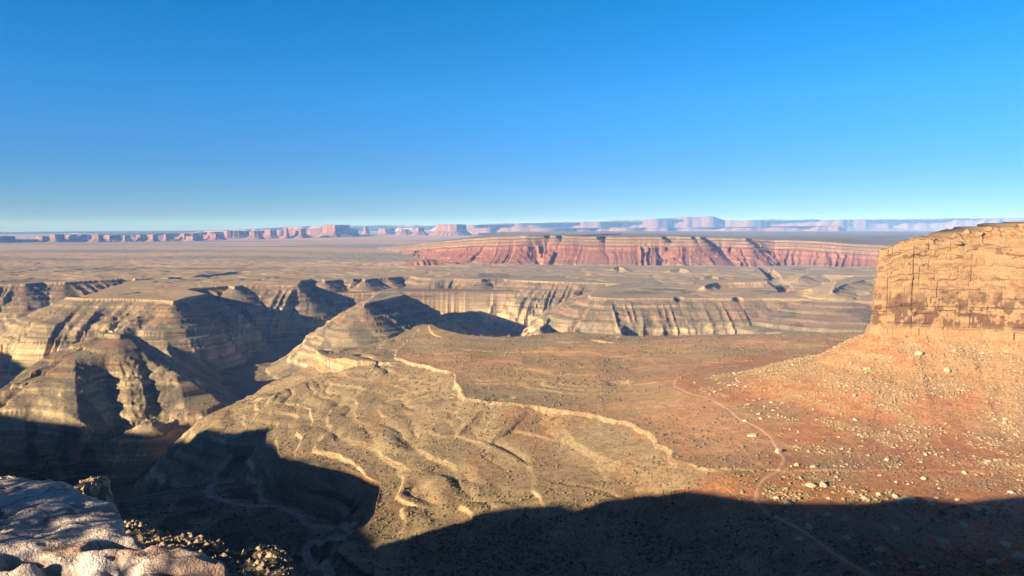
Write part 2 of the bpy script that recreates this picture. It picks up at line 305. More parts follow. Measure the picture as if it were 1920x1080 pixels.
    so = np.maximum(so - (.10 * g + .24 * smooth(110, 200, so) * (.45 * g + .35 * g2 + .25 * (1 - 2 * np.abs(noise2(T / 13, s / 900, 116))))) * np.clip(.75 + .8 * noise2(T / 420, s * 0, 115), .15, 1.4) * np.minimum(so, 300), 0)
    xs = np.array([0, 3, 12, 60, 66, 110, 116, 170, 178, 470, 700, 1500]); ys = np.array([0, 12, 24, 38, 58, 72, 96, 112, 140, 305, 335, 360.])
    esc = Z - np.interp(so, xs, ys).astype(f32)
    esc = np.where(s < 0, Z + 6 * fbm(x / 700, y / 700, 4, 118) * smooth(0, 300, -s), esc)
    h2 = h[m]; h[m] = np.maximum(h2, esc)
    em = np.zeros(X.shape, f32); em[m] = smooth(-3, 6, esc - h2); M['esc'] = em
    ez = np.zeros(X.shape, f32); ez[m] = Z - esc; M['escdrop'] = ez
    es = np.full(X.shape, 1e6, f32); es[m] = s; M['escs'] = es
    # small red badland hill before it
    m = (Y > 7000) & (Y < 8600) & (X > -1800) & (X < 300)
    x, y = X[m], Y[m]
    s, T, Z = poly_dist(x, y, BADLAND, closed=False)
    s = s * (1 + .35 * (1 - 2 * np.abs(noise2(T / 60, s / 900, 121))))
    bd = Z - .5 * s + 6 * fbm(x / 60, y / 60, 2, 122)
    h2 = h[m]; h[m] = np.maximum(h2, bd); bm = np.zeros(X.shape, f32); bm[m] = smooth(-4, 4, bd - h2); M['bad'] = bm
    # the plateau under the eye
    m = (Y < 5000) & (X < 3000)
    x, y = X[m], Y[m]
    s, T, Z = poly_dist(x, y, [(a, b, -2.2) for a, b in MULEY])
    so = np.maximum(s + fbm(x / 50, y / 50, 3, 131) * np.clip(R[m] / 60, 0, 6), 0)
    mu = -2.2 - np.minimum(so * 6, 165) - np.maximum(so - 27, 0) * .55
    mu = np.where(mu < -330, -330 + (mu + 330) * .8, mu)
    h[m] = np.maximum(h[m], mu)
    # dirt road: shallow cut
    M['road'] = np.full(X.shape, 1e6, f32)
    m = (Y > 500) & (Y < 2600) & (X > 100) & (X < 1400)
    if m.any():
        d, _, _ = poly_dist(X[m], Y[m], ROAD_W, closed=False); M['road'][m] = d
    M['wash'] = np.full(X.shape, 1e6, f32)
    m = (Y > 800) & (Y < 2600) & (X < 0) & (X > -1600)
    if m.any():
        d = np.minimum(poly_dist(X[m], Y[m], WASH_W[0], closed=False)[0], poly_dist(X[m], Y[m], WASH_W[1], closed=False)[0]); M['wash'][m] = d
    return h, M

def strike(px, py, d0=600, d1=14000, n=900):
    """where the sight line meets the land"""
    a, b, c = ray(px, py); d = np.geomspace(d0, d1, n); x = a / b * d; z = c / b * d
    h, _ = land(x.astype(f32)[None], d.astype(f32)[None]); h = h[0]
    i = np.argmax(h > z)
    if not (h > z).any(): return None
    if i: f = (z[i-1] - h[i-1]) / ((z[i-1] - h[i-1]) + (h[i] - z[i]) + 1e-9); dd = d[i-1] + (d[i] - d[i-1]) * f
    else: dd = d[0]
    return (a / b * dd, dd, c / b * dd)
ROAD_W, WASH_W = [(0, 0, 0), (1, 1, 0)], ([(0, 0, 0), (1, 1, 0)], [(0, 0, 0), (1, 1, 0)])
ROAD_W = [p for p in (strike(*q) for q in ROAD) if p]
WASH_W = tuple([p for p in (strike(*q) for q in w) if p] for w in WASH)

# ------------------------------------------------------------------ scene building
def link(o):
    bpy.context.scene.collection.objects.link(o); return o
def grid_mesh(name, X, Y, Z, flip=False):
    ny, nx = X.shape
    co = np.empty((ny * nx, 3), f32); co[:, 0] = X.ravel(); co[:, 1] = Y.ravel(); co[:, 2] = Z.ravel()
    a = (np.arange(ny - 1)[:, None] * nx + np.arange(nx - 1)[None, :]).ravel()
    quad = np.stack([a, a + 1, a + nx + 1, a + nx], 1) if not flip else np.stack([a, a + nx, a + nx + 1, a + 1], 1)
    me = bpy.data.meshes.new(name)
    me.vertices.add(len(co)); me.vertices.foreach_set('co', co.ravel())
    nq = len(quad); me.loops.add(nq * 4); me.loops.foreach_set('vertex_index', quad.astype(np.int32).ravel())
    me.polygons.add(nq); me.polygons.foreach_set('loop_start', np.arange(0, nq * 4, 4, dtype=np.int32))
    me.polygons.foreach_set('loop_total', np.full(nq, 4, np.int32))
    me.polygons.foreach_set('use_smooth', np.ones(nq, bool))
    me.update(calc_edges=True)
    return me
def soup_mesh(name, co, faces):
    """triangles or quads given as arrays"""
    me = bpy.data.meshes.new(name); k = faces.shape[1]; n = len(faces)
    me.vertices.add(len(co)); me.vertices.foreach_set('co', np.asarray(co, f32).ravel())
    me.loops.add(n * k); me.loops.foreach_set('vertex_index', faces.astype(np.int32).ravel())
    me.polygons.add(n); me.polygons.foreach_set('loop_start', np.arange(0, n * k, k, dtype=np.int32)); me.polygons.foreach_set('loop_total', np.full(n, k, np.int32))
    me.update(calc_edges=True)
    return me
def color_attr(me, name, rgb):
    a = me.attributes.new(name, 'FLOAT_COLOR', 'POINT')
    c = np.ones((len(rgb), 4), f32); c[:, :3] = rgb; a.data.foreach_set('color', c.ravel())
def struct(name, me, mat, kind='structure', label=None):
    o = link(bpy.data.objects.new(name, me)); me.materials.append(mat); o['kind'] = kind
    if label: o['label'] = label
    return o

class N:                                    # tiny node-tree writer
    def __init__(self, name):
        self.m = bpy.data.materials.new(name); self.m.use_nodes = True; self.t = self.m.node_tree; self.t.nodes.clear()
        self.out = self.n('ShaderNodeOutputMaterial'); self.b = self.n('ShaderNodeBsdfPrincipled'); self.l(self.b.outputs[0], self.out.inputs[0])
        self.b.inputs['Roughness'].default_value = .95; self.b.inputs['Specular IOR Level'].default_value = .15
    def n(self, t, **kw):
        x = self.t.nodes.new(t)
        for k, v in kw.items(): setattr(x, k, v)
        return x
    def l(self, a, b): self.t.links.new(a, b)
    def pos(self, scale=(1, 1, 1)):
        g = self.n('ShaderNodeNewGeometry'); v = self.n('ShaderNodeVectorMath', operation='MULTIPLY'); self.l(g.outputs['Position'], v.inputs[0]); v.inputs[1].default_value = scale
        return v.outputs[0]
    def noise(self, vec, scale, detail=3, rough=.55):
        x = self.n('ShaderNodeTexNoise'); x.inputs['Scale'].default_value = scale; x.inputs['Detail'].default_value = detail; x.inputs['Roughness'].default_value = rough
        self.l(vec, x.inputs['Vector']); return x.outputs['Fac']
    def ramp(self, fac, stops):
        r = self.n('ShaderNodeValToRGB'); e = r.color_ramp.elements
        while len(e) < len(stops): e.new(.5)
        for i, (p, c) in enumerate(stops): e[i].position = p; e[i].color = tuple(c) + (1,) if len(c) == 3 else c
        self.l(fac, r.inputs[0]); return r.outputs[0]
    def mix(self, fac, a, b, mode='MIX'):
        x = self.n('ShaderNodeMix', data_type='RGBA', blend_type=mode)
        for s, v in ((x.inputs[0], fac), (x.inputs[6], a), (x.inputs[7], b)):
            if hasattr(v, 'is_output'): self.l(v, s)
            else: s.default_value = v if not isinstance(v, tuple) else (tuple(v) + (1,) if len(v) == 3 else v)
        return x.outputs[2]
    def math(self, op, a, b=0.0, clamp=False):
        x = self.n('ShaderNodeMath', operation=op, use_clamp=clamp)
        for s, v in ((x.inputs[0], a), (x.inputs[1], b)):
            if hasattr(v, 'is_output'): self.l(v, s)
            else: s.default_value = v
        return x.outputs[0]
    def attr(self, name):
        a = self.n('ShaderNodeAttribute'); a.attribute_name = name; return a.outputs['Color']
    def bump(self, h, dist, strength=1.0):
        b = self.n('ShaderNodeBump'); b.inputs['Strength'].default_value = strength; b.inputs['Distance'].default_value = dist
        self.l(h, b.inputs['Height']); self.l(b.outputs[0], self.b.inputs['Normal'])
    def color(self, c): self.l(c, self.b.inputs['Base Color'])

def lerp(a, b, t):
    return a + (np.asarray(b, f32) - a) * t[..., None]
def col(*c): return np.array(c, f32)

def land_color(X, Y, Z, M, slope):
    """rock, soil and scrub colours of the land"""
    X = X.astype(f32); Y = Y.astype(f32); R = np.hypot(X, Y)
    big = fbm(X / 700, Y / 700, 4, 201); mid = fbm(X / 120, Y / 120, 4, 202); fine = noise2(X / 9, Y / 9, 203)
    C = np.empty(X.shape + (3,), f32); C[:] = col(.38, .28, .155)
    C = lerp(C, (.295, .235, .14), smooth(-.2, .35, big))                 # greyer scrub
    C = lerp(C, (.40, .24, .14), smooth(.05, .45, mid - .4 * big) * .5)   # red soil patches
    # canyon walls: beds by height
    wall = smooth(8, 22, M['drop']) * (~M['near'])
    wall = np.maximum(wall, smooth(-384, -396, Z) * (~M['near']) * (R > 1700))
    warp = Z + 5 * fbm(X / 90, Y / 90, 3, 205)
    zk = np.array([-660, -640, -615, -608, -590, -583, -570, -560, -545, -538, -522, -515, -500, -492, -478, -470, -455, -447, -432, -425, -410, -404, -392, -386, -380], f32)
    pale = (.50, .37, .22); tan = (.32, .235, .13); olive = (.14, .115, .075); red = (.33, .16, .08); grey = (.20, .165, .115)
    pk = np.array([tan, pale, tan, pale, tan, pale, olive, pale, grey, tan, olive, pale, olive, tan, olive, red, grey, red, olive, tan, red, red, grey, pale, pale], f32)
    W = np.stack([np.interp(warp, zk, pk[:, i]).astype(f32) for i in range(3)], -1)
    steep = smooth(.5, 1.3, slope)
    W = lerp(W, (.20, .165, .11), (1 - steep) * (.45 + .45 * smooth(-.1, .3, mid)))  # scrub covered talus
    dark = fbm(X / 60 + Z / 50, Y / 60 - Z / 70, 4, 206)
    W = lerp(W, (.115, .10, .07), smooth(.08, .32, dark) * .75)
    C = C + (W - C) * wall[..., None]
    # near spur
    nr = M['near'].astype(f32) * (R < 3500)
    S = np.empty(X.shape + (3,), f32); S[:] = col(.285, .207, .118)
    S = lerp(S, (.31, .235, .13), smooth(-.2, .4, mid)); S = lerp(S, (.29, .165, .085), smooth(.15, .5, fbm(X / 60, Y / 160, 3, 207)) * .6)
    S = lerp(S, (.36, .27, .16), .7 * smooth(.6, 1.2, slope) * (.5 + .45 * smooth(-.2, .3, fbm(X / 40, Y / 40, 2, 219))))                # limestone ledges
    up = smooth(4, -14, M['ledge'])
    Bc = np.empty(X.shape + (3,), f32); Bc[:] = col(.40, .262, .13)
    Bc = lerp(Bc, (.32, .238, .125), smooth(-.15, .3, fbm(X / 300, Y / 180, 4, 208)))
    Bc = lerp(Bc, (.44, .24, .125), smooth(.05, .4, fbm(X / 260 + 5, Y / 150, 4, 209) + smooth(100, 500, X) * .25) * .8)
    Bc = lerp(Bc, (.40, .30, .18), smooth(.25, .5, slope) * .7)
    S = S + (Bc - S) * up[..., None]
    C = C + (S - C) * nr[..., None]
    # red talus with tan rubble streaks
    rz = np.full(X.shape, 1e6, f32); q = (X > 0) & (X < 4000) & (Y > 300) & (Y < 3500)
    if q.any(): rz[q] = poly_dist(X[q], Y[q], RED)[0]
    tl = np.maximum(M['talus'] * smooth(420, 300, M['cliffd']), smooth(28, -18, rz + 55 * fbm(X / 90, Y / 90, 4, 214))) * (Y > 300)
    redsoil = np.empty(X.shape + (3,), f32); redsoil[:] = col(.38, .175, .08)
    redsoil = lerp(redsoil, (.33, .195, .10), smooth(-.2, .4, mid))
    cd = M['cliffd']
    rub = smooth(-.15, .3, fbm(X / 38 + Y / 60, Y / 90 - X / 200, 4, 211) + .5 * smooth(330, 60, cd) - .22)
    redsoil = lerp(redsoil, (.35, .225, .11), rub * .65)
    C = C + (redsoil - C) * tl[..., None]
    # spill of red soil around the talus foot
    spill = smooth(900, 250, cd) * (1 - tl) * nr * smooth(-.3, .3, fbm(X / 150, Y / 150, 3, 213) + .1)
    C = lerp(C, (.38, .20, .10), spill * .6)
    # red escarpment
    e = M['esc']; d = M['escdrop'] + 6 * fbm(X / 200, Y / 200, 3, 215)
    dk = np.array([-20, -2, 4, 14, 30, 50, 60, 75, 95, 112, 135, 160, 300, 340], f32)
    ck = np.array([(.16, .14, .085), (.17, .15, .09), (.22, .16, .095), (.26, .175, .105), (.18, .12, .075), (.25, .155, .09), (.20, .12, .07), (.28, .18, .105), (.175, .10, .065), (.26, .13, .08), (.21, .095, .06), (.235, .105, .064), (.215, .108, .07), (.20, .14, .09)], f32)
    E = np.stack([np.interp(d, dk, ck[:, i]).astype(f32) for i in range(3)], -1)
    C = C + (E - C) * e[..., None]
    C = lerp(C, (.26, .12, .07), M['bad'])
    # plain beyond: bands of grass and sand
    far = smooth(6000, 9000, Y) * (1 - e) * (1 - M['bad'])
    band = fbm(X / 6000 + .00008 * Y, (Y + .12 * X) / 1300, 4, 221)
    Pn = np.empty(X.shape + (3,), f32); Pn[:] = col(.25, .215, .13)
    Pn = lerp(Pn, (.44, .29, .165), smooth(-.05, .22, band)); Pn = lerp(Pn, (.20, .19, .13), smooth(.05, .3, -band))
    C = C + (Pn - C) * (far * .85)[..., None]
    # road and dry wash
    C = lerp(C, (.42, .36, .29), smooth(10, 4, M['wash']) * .8)
    return C * (1 + .10 * fine)[..., None]

def land_material():
    s = N('desert_ground')
    p = s.pos()
    n1 = s.noise(p, .28, 2, .6); n2 = s.noise(p, .06, 4, .6); n3 = s.noise(s.pos((1, 1, 3)), .02, 4, .6)
    c = s.attr('Col')
    g = s.n('ShaderNodeNewGeometry'); sx = s.n('ShaderNodeSeparateXYZ'); s.l(g.outputs['True Normal'], sx.inputs[0])
    steep = s.n('ShaderNodeMapRange'); steep.inputs[1].default_value, steep.inputs[2].default_value, steep.inputs[3].default_value, steep.inputs[4].default_value = .93, .74, 0, .9; s.l(sx.outputs[2], steep.inputs[0])
    bed = s.noise(s.pos((.002, .002, .075)), 1.0, 5, .7)
    c = s.mix(steep.outputs[0], c, s.mix(1.0, c, s.ramp(bed, [(.38, (.48, .46, .44)), (.45, (.95, .93, .9)), (.54, (1, .98, .95)), (.60, (1.5, 1.46, 1.4))]), 'MULTIPLY'))
    speck = s.ramp(n1, [(.36, (.42, .44, .42)), (.50, (1.0, 1.0, 1.0)), (.72, (1.18, 1.15, 1.1))])
    c = s.mix(.75, c, speck, 'MULTIPLY')
    c = s.mix(.6, c, s.ramp(n2, [(.3, (.72, .73, .74)), (.7, (1.2, 1.18, 1.15))]), 'MULTIPLY')
    s.color(c)
    h = s.math('ADD', s.math('MULTIPLY', n1, .7), s.math('ADD', s.math('MULTIPLY', n2, 2.0), s.math('MULTIPLY', n3, 5.0)))
    s.bump(h, 1.0, .7)
    return s.m

def build_land(q=1.0):
    mat = land_material()
    th = np.radians(np.arange(-38.5, 38.5001, .052 / q))
    rs = [60.]
    while rs[-1] < 120000:
        r = rs[-1]; rs.append(r + max(r * (.010 if r < 560 else .0026 if r < 7300 else .0013 if r < 9000 else .0026 if r < 11000 else .007), .5) / q)
    r = np.array(rs)
    X = (r[:, None] * np.sin(th)[None, :]); Y = (r[:, None] * np.cos(th)[None, :])
    Z, M = land(X, Y)
    gr = np.gradient(Z, axis=0) / np.gradient(r)[:, None]; gt = np.gradient(Z, axis=1) / (r[:, None] * np.gradient(th)[None, :])
    slope = np.hypot(gr, gt)
    C = land_color(X, Y, Z, M, slope)
    me = grid_mesh('terrain', X, Y, Z, flip=True)
    color_attr(me, 'Col', C.reshape(-1, 3))
    struct('terrain', me, mat)
    # the land to the sides and behind, coarser
    th2 = np.radians(np.concatenate([np.arange(38.5, 321.51, .3)])); r2 = np.concatenate([np.arange(6, 60, 6.), np.geomspace(60, 60000, 760)])
    X = (r2[:, None] * np.sin(th2)[None, :]); Y = (r2[:, None] * np.cos(th2)[None, :])
    Z, M = land(X, Y)
    gr = np.gradient(Z, axis=0) / np.gradient(r2)[:, None]
    C = land_color(X, Y, Z, M, np.abs(gr))
    me = grid_mesh('terrain', X, Y, Z, flip=True); color_attr(me, 'Col', C.reshape(-1, 3))
    struct('terrain', me, mat)

def build_road():
    P = np.array(ROAD_W); L = np.concatenate([[0], np.cumsum(np.hypot(*np.diff(P[:, :2], axis=0).T))])
    t = np.arange(0, L[-1], 3.0); x = np.interp(t, L, P[:, 0]); y = np.interp(t, L, P[:, 1])
    k = np.hanning(15); k /= k.sum(); pad = lambda a: np.concatenate([np.full(7, a[0]), a, np.full(7, a[-1])])
    x = np.convolve(pad(x), k, 'valid') + 1.2 * noise2(t / 60, t * 0, 141); y = np.convolve(pad(y), k, 'valid')
    tx, ty = np.gradient(x), np.gradient(y); l = np.hypot(tx, ty); nx_, ny_ = -ty / l, tx / l
    w = np.array([-3.4, -2.3, -1.5, -.6, .6, 1.5, 2.3, 3.4]); rag = .5 * noise2(t / 9, t * 0, 142)
    X = x[:, None] + nx_[:, None] * (w[None] + rag[:, None]); Y = y[:, None] + ny_[:, None] * (w[None] + rag[:, None])
    Z, _ = land(X.astype(f32), Y.astype(f32)); Z = Z + .30 + np.array([-.5, 0, -.06, .06, .06, -.06, 0, -.5])[None]
    me = grid_mesh('dirt_road', X, Y, Z, flip=True)
    s = N('road_dirt'); n = s.noise(s.pos(), .12, 4); s.color(s.ramp(n, [(.3, (.36, .21, .125)), (.7, (.48, .30, .19))])); s.bump(s.noise(s.pos(), .8, 3), .3, .6)
    struct('dirt_road', me, s.m)

def build_haze():
    import bmesh
    bm = bmesh.new(); bmesh.ops.create_cube(bm, size=1)
    me = bpy.data.meshes.new('haze')
    x0, x1, y0, y1, z0, z1 = -72000, 72000, -61000, 76000, -760, 620
    for v in bm.verts: v.co = (x0 if v.co.x < 0 else x1, y0 if v.co.y < 0 else y1, z0 if v.co.z < 0 else z1)
    bm.to_mesh(me); bm.free()
    s = N('haze_air'); s.t.nodes.remove(s.b)
    v = s.n('ShaderNodeVolumePrincipled'); v.inputs['Color'].default_value = (.17, .40, 1.0, 1); v.inputs['Absorption Color'].default_value = (1, 1, 1, 1); v.inputs['Density'].default_value = HAZE_DENSITY; v.inputs['Anisotropy'].default_value = -0.25
    s.l(v.outputs[0], s.out.inputs['Volume'])
    struct('haze', me, s.m, 'stuff')


# ------------------------------------------------------------------ the great sandstone cliff on the right
def build_cliff():
    rnd = random.Random(5)
    base = [(1230, 1830), (1130, 1760), (1000, 1690), (860, 1610), (765, 1545)] + [V(1641, 617, 1500)[:2], V(1700, 622, 1475)[:2], V(1760, 627, 1455)[:2], V(1830, 628, 1435)[:2], V(1920, 635, 1395)[:2]] + [(1130, 1372), (1320, 1350), (1600, 1300)]
    base = np.array(base); seg = np.hypot(*np.diff(base, axis=0).T); U0 = np.concatenate([[0], np.cumsum(seg)])
    nu = int(U0[-1] / .8); u = np.linspace(0, U0[-1], nu)
    bx = np.interp(u, U0, base[:, 0]); by = np.interp(u, U0, base[:, 1])
    k = np.ones(31) / 31
    bx[15:-15] = np.convolve(bx, k, 'valid'); by[15:-15] = np.convolve(by, k, 'valid')
    tx, ty = np.gradient(bx), np.gradient(by); tl = np.hypot(tx, ty); nx_, ny_ = ty / tl, -tx / tl       # outward: towards the valley
    uc = U0[5]                                                          # the corner
    px = 960 + F_PX * bx / by
    zt = np.interp(u, [0, uc - 160, uc - 30, uc, uc + 12, uc + 30, uc + 60, uc + 130, uc + 220, uc + 330, uc + 700], [-60, -55, -50, -45, -42, -34, -27, -19, -14, -14, -12])
    zt = zt + 1.2 * noise2(u / 14, u * 0, 301) + 1.6 * np.sign(noise2(u / 9, u * 0, 302)) + 2.6 * np.sign(noise2(u / 21, u * 0, 304)) * smooth(uc + 5, uc + 40, u)
    z0 = -222.0
    nv = 232; w = np.linspace(0, 1, nv)
    zz = z0 + (zt[None, :] - z0) * w[:, None]
    hv = (zz - z0); Hm = 176.0; hh = hv / (zt - z0)[None, :] * Hm + 1.6 * fbm(np.broadcast_to(u[None, :], zz.shape) / 45, zz / 60, 3, 303)         # bed height measured on a common scale
    off = np.zeros_like(zz); shade = np.zeros_like(zz); varn = np.zeros_like(zz); crack_recess = np.zeros_like(zz)
    beds = [0]
    while beds[-1] < Hm: beds.append(beds[-1] + rnd.choice([3.5, 5, 6, 7, 9, 12, 15, 18] if beds[-1] < 90 else [2.5, 3, 4, 5, 6, 8, 11]))
    beds[-1] = Hm + 1
    masters = sorted(rnd.uniform(0, U0[-1]) for _ in range(int(U0[-1] / 26)))
    out = 0
    for bi in range(len(beds) - 1):
        a, b = beds[bi], beds[bi + 1]; rows = (hh >= a) & (hh < b)
        th = b - a; batter = 11 * (1 - a / Hm) ** 1.3 + rnd.uniform(-.8, .8)
        js = sorted([m + rnd.uniform(-1, 1) for m in masters if rnd.random() < .62] + [rnd.uniform(0, U0[-1]) for _ in range(int(U0[-1] / (th * 2.2 + 9)))])
        js = np.array([-5] + js + [U0[-1] + 5]); uw = u + 1.2 * noise2(u / 7, u * 0 + bi, 305); bid = np.searchsorted(js, uw)
        bo = np.array([rnd.gauss(0, 1.0) for _ in range(len(js) + 1)]); bs = np.array([rnd.gauss(0, 1) for _ in range(len(js) + 1)])
        miss = np.array([rnd.random() < .035 for _ in range(len(js) + 1)])
        bv = np.array([rnd.random() for _ in range(len(js) + 1)])
        o = batter + bo[bid] - 2.6 * miss[bid]
        dj = np.min(np.abs(uw[:, None] - js[None, :]), 1)
        cr = np.clip(1 - dj / .75, 0, 1)
        off = np.where(rows, o[None, :], off); shade = np.where(rows, bs[bid][None, :], shade); varn = np.where(rows, bv[bid][None, :], varn)
        edge = np.clip(1 - np.minimum(hh - a, 99) / .75, 0, 1)
        crack_recess = np.where(rows, np.maximum(cr[None, :] * .9, edge * .75), crack_recess)
    for hb in (31, 46, 58, 73, 88, 104, 118, 131, 146, 160):               # weak beds weathered back under the one above
        hb = hb + rnd.uniform(-3, 3); lens = smooth(-.15, .15, noise2(u / 38, u * 0 + hb, 306))[None, :]
        crack_recess = np.maximum(crack_recess, np.clip(1 - np.abs(hh - hb) / 1.3, 0, 1) * lens * 1.35)
    for m in masters[::2]:
        lo, hi = sorted((rnd.uniform(0, 1), rnd.uniform(0, 1)));
        if hi - lo < .18: continue
        wgt = np.clip(1 - np.abs(u[None, :] - m - 1.5 * noise2(zz / 14, zz * 0 + m, 307)) / 1.5, 0, 1) * ((w > lo) & (w < hi))[:, None]; crack_recess = np.maximum(crack_recess, wgt * 1.5)
    UU = np.broadcast_to(u[None, :], zz.shape)
    off = off - 2.0 * crack_recess + 1.5 * fbm(UU / 32, zz / 26, 4, 311) + .35 * fbm(UU / 3.2, zz / 2.2, 3, 312) + 4.5 * fbm(UU / 110, zz / 300, 2, 313)
    foot = smooth(.17, .02, w)[:, None] * (6 + 5 * noise2(UU / 40, zz * 0, 315)); off = off + foot
    X = bx[None, :] + nx_[None, :] * off; Y = by[None, :] + ny_[None, :] * off; Z = zz
    # upper ledges and the top, set back step by step; the nose is narrow at the corner and widens to the right
    rows = []; deep = np.interp(u, [0, uc - 5, uc + 30, uc + 80, uc + 150, uc + 700], [1.5, 2, 14, 60, 260, 600])
    cap = np.interp(u, [0, uc, uc + 20, uc + 90, uc + 136, uc + 147, uc + 170, uc + 190, uc + 219, uc + 279, uc + 700], [0, 0, .5, 3, 3.5, 10, 12, 16, 19.5, 23.5, 25])
    for fr, sb in ((0, 2.5), (.02, 6), (.10, 8), (.22, 9), (.24, 14), (.34, 16), (.52, 17), (.54, 22), (.68, 24), (.72, 30), (.86, 32), (.9, 38), (1.0, 41), (1.02, 60), (1.05, 600)):
        jag = 2.2 * np.sign(noise2(u / 6.5 + 13 * fr, u * 0 + 40 * sb, 321)) + 3 * noise2(u / 23, u * 0 + sb, 322)
        wd = np.minimum(np.maximum(sb + jag * (.55 if sb < 60 else 0), .2), deep * (1 if sb > 50 else .9) + .01 * sb)
        k2 = np.minimum(wd / 60, 1); dx, dy = -nx_ * (1 - k2) + .30 * k2, -ny_ * (1 - k2) + .95 * k2
        rows.append((bx + nx_ * off[-1] + dx * wd, by + ny_ * off[-1] + dy * wd, zt + cap * fr + .6 * noise2(u / 5, u * 0 + sb, 323)))
    rows.append((rows[-1][0] + 3, rows[-1][1] + 8, np.full_like(zt, z0)))
    X = np.vstack([X] + [r[0][None] for r in rows]); Y = np.vstack([Y] + [r[1][None] for r in rows]); Z = np.vstack([Z] + [r[2][None] for r in rows])
    n2 = len(rows)
    # colour: gold sandstone, brown desert varnish on the lower third, pale fresh scars
    C = np.empty(zz.shape + (3,), f32); C[:] = CLIFF_GOLD
    C = lerp(C, np.array(CLIFF_GOLD) * (1.12, 1.1, 1.05), smooth(0, 1.4, shade) * .7); C = lerp(C, np.array(CLIFF_GOLD) * (.88, .82, .78), smooth(0, -1.4, shade) * .7)
    pat = fbm(UU / 15, zz / 19, 5, 331); drip = fbm(UU / 3.5, zz / 30, 3, 332)
    lowband = smooth(20, 30, hh) * smooth(105, 55, hh)
    v = lowband * smooth(-.14, .12, pat + .35 * drip + .35 * (varn - .5)) + .8 * smooth(.22, .40, fbm(UU / 9, zz / 7, 3, 333) + .25 * (varn - .5)) * smooth(150, 60, hh) * smooth(22, 36, hh) + .75 * smooth(.40, .5, fbm(UU / 12, zz / 8, 2, 336)) * smooth(120, 140, hh)
    C = lerp(C, np.array(CLIFF_GOLD) * (.86, .68, .6), smooth(.0, .4, fbm(UU / 50, zz / 14, 4, 335)) * .6)
    C = lerp(C, np.array(CLIFF_GOLD) * (1.25, 1.25, 1.3), smooth(.1, .4, fbm(UU / 40, zz / 5, 4, 337)) * .55)
    C = lerp(C, (.095, .05, .03), np.clip(v, 0, 1) * .84)
    C = lerp(C, np.array(CLIFF_GOLD) * (1.2, 1.15, 1.1), smooth(24, 14, hh) * .5)
    C = lerp(C, (.05, .03, .018), np.clip(crack_recess - .30, 0, 1) * .62 * smooth(-.6, .1, fbm(UU / 14, zz / 14, 3, 338) + .15))  # dark joints, plus shade painted into the recessed weak beds
    Ct = np.empty((n2,) + (len(u), 3), f32); Ct[:] = np.array(CLIFF_GOLD) * (1.08, 1.05, 1.0)
    tn = fbm(u / 18, u * 0, 3, 341)
    for r in range(n2):
        if r in (3, 4, 5): Ct[r] = lerp(Ct[r], np.array(CLIFF_GOLD) * (1.0, .72, .5), smooth(-.1, .3, tn + .2))
        if r > 13: Ct[r] = np.array(CLIFF_GOLD) * (.8, .8, .8)
    C = np.concatenate([C, Ct], 0)
    me = grid_mesh('cliff', X, Y, Z); color_attr(me, 'Col', C.reshape(-1, 3))
    s = N('cliff_sandstone'); p = s.pos()
    n1 = s.noise(p, .5, 4, .65); n2_ = s.noise(s.pos((1, 1, 4)), .25, 4, .6)
    c = s.mix(.7, s.attr('Col'), s.ramp(n1, [(.3, (.7, .66, .62)), (.7, (1.22, 1.2, 1.16))]), 'MULTIPLY')
    c = s.mix(.5, c, s.ramp(n2_, [(.35, (.72, .66, .6)), (.6, (1.1, 1.1, 1.1))]), 'MULTIPLY'); s.color(c)
    s.bump(s.math('ADD', n1, n2_), 1.2, .8)
    struct('cliff', me, s.m)

# ------------------------------------------------------------------ far buttes, mesas and ranges
def rock_far_material():
    s = N('far_red_rock'); p = s.pos((1, 1, .15)); n1 = s.noise(p, .012, 4, .6); n2 = s.noise(s.pos((.2, .2, 1)), .03, 3, .6)
    c = s.mix(.8, s.attr('Col'), s.ramp(n1, [(.3, (.7, .68, .66)), (.7, (1.25, 1.25, 1.25))]), 'MULTIPLY')
    c = s.mix(.6, c, s.ramp(n2, [(.35, (.75, .7, .66)), (.65, (1.2, 1.2, 1.2))]), 'MULTIPLY'); s.color(c)
    s.bump(n1, 30, .8); return s.m

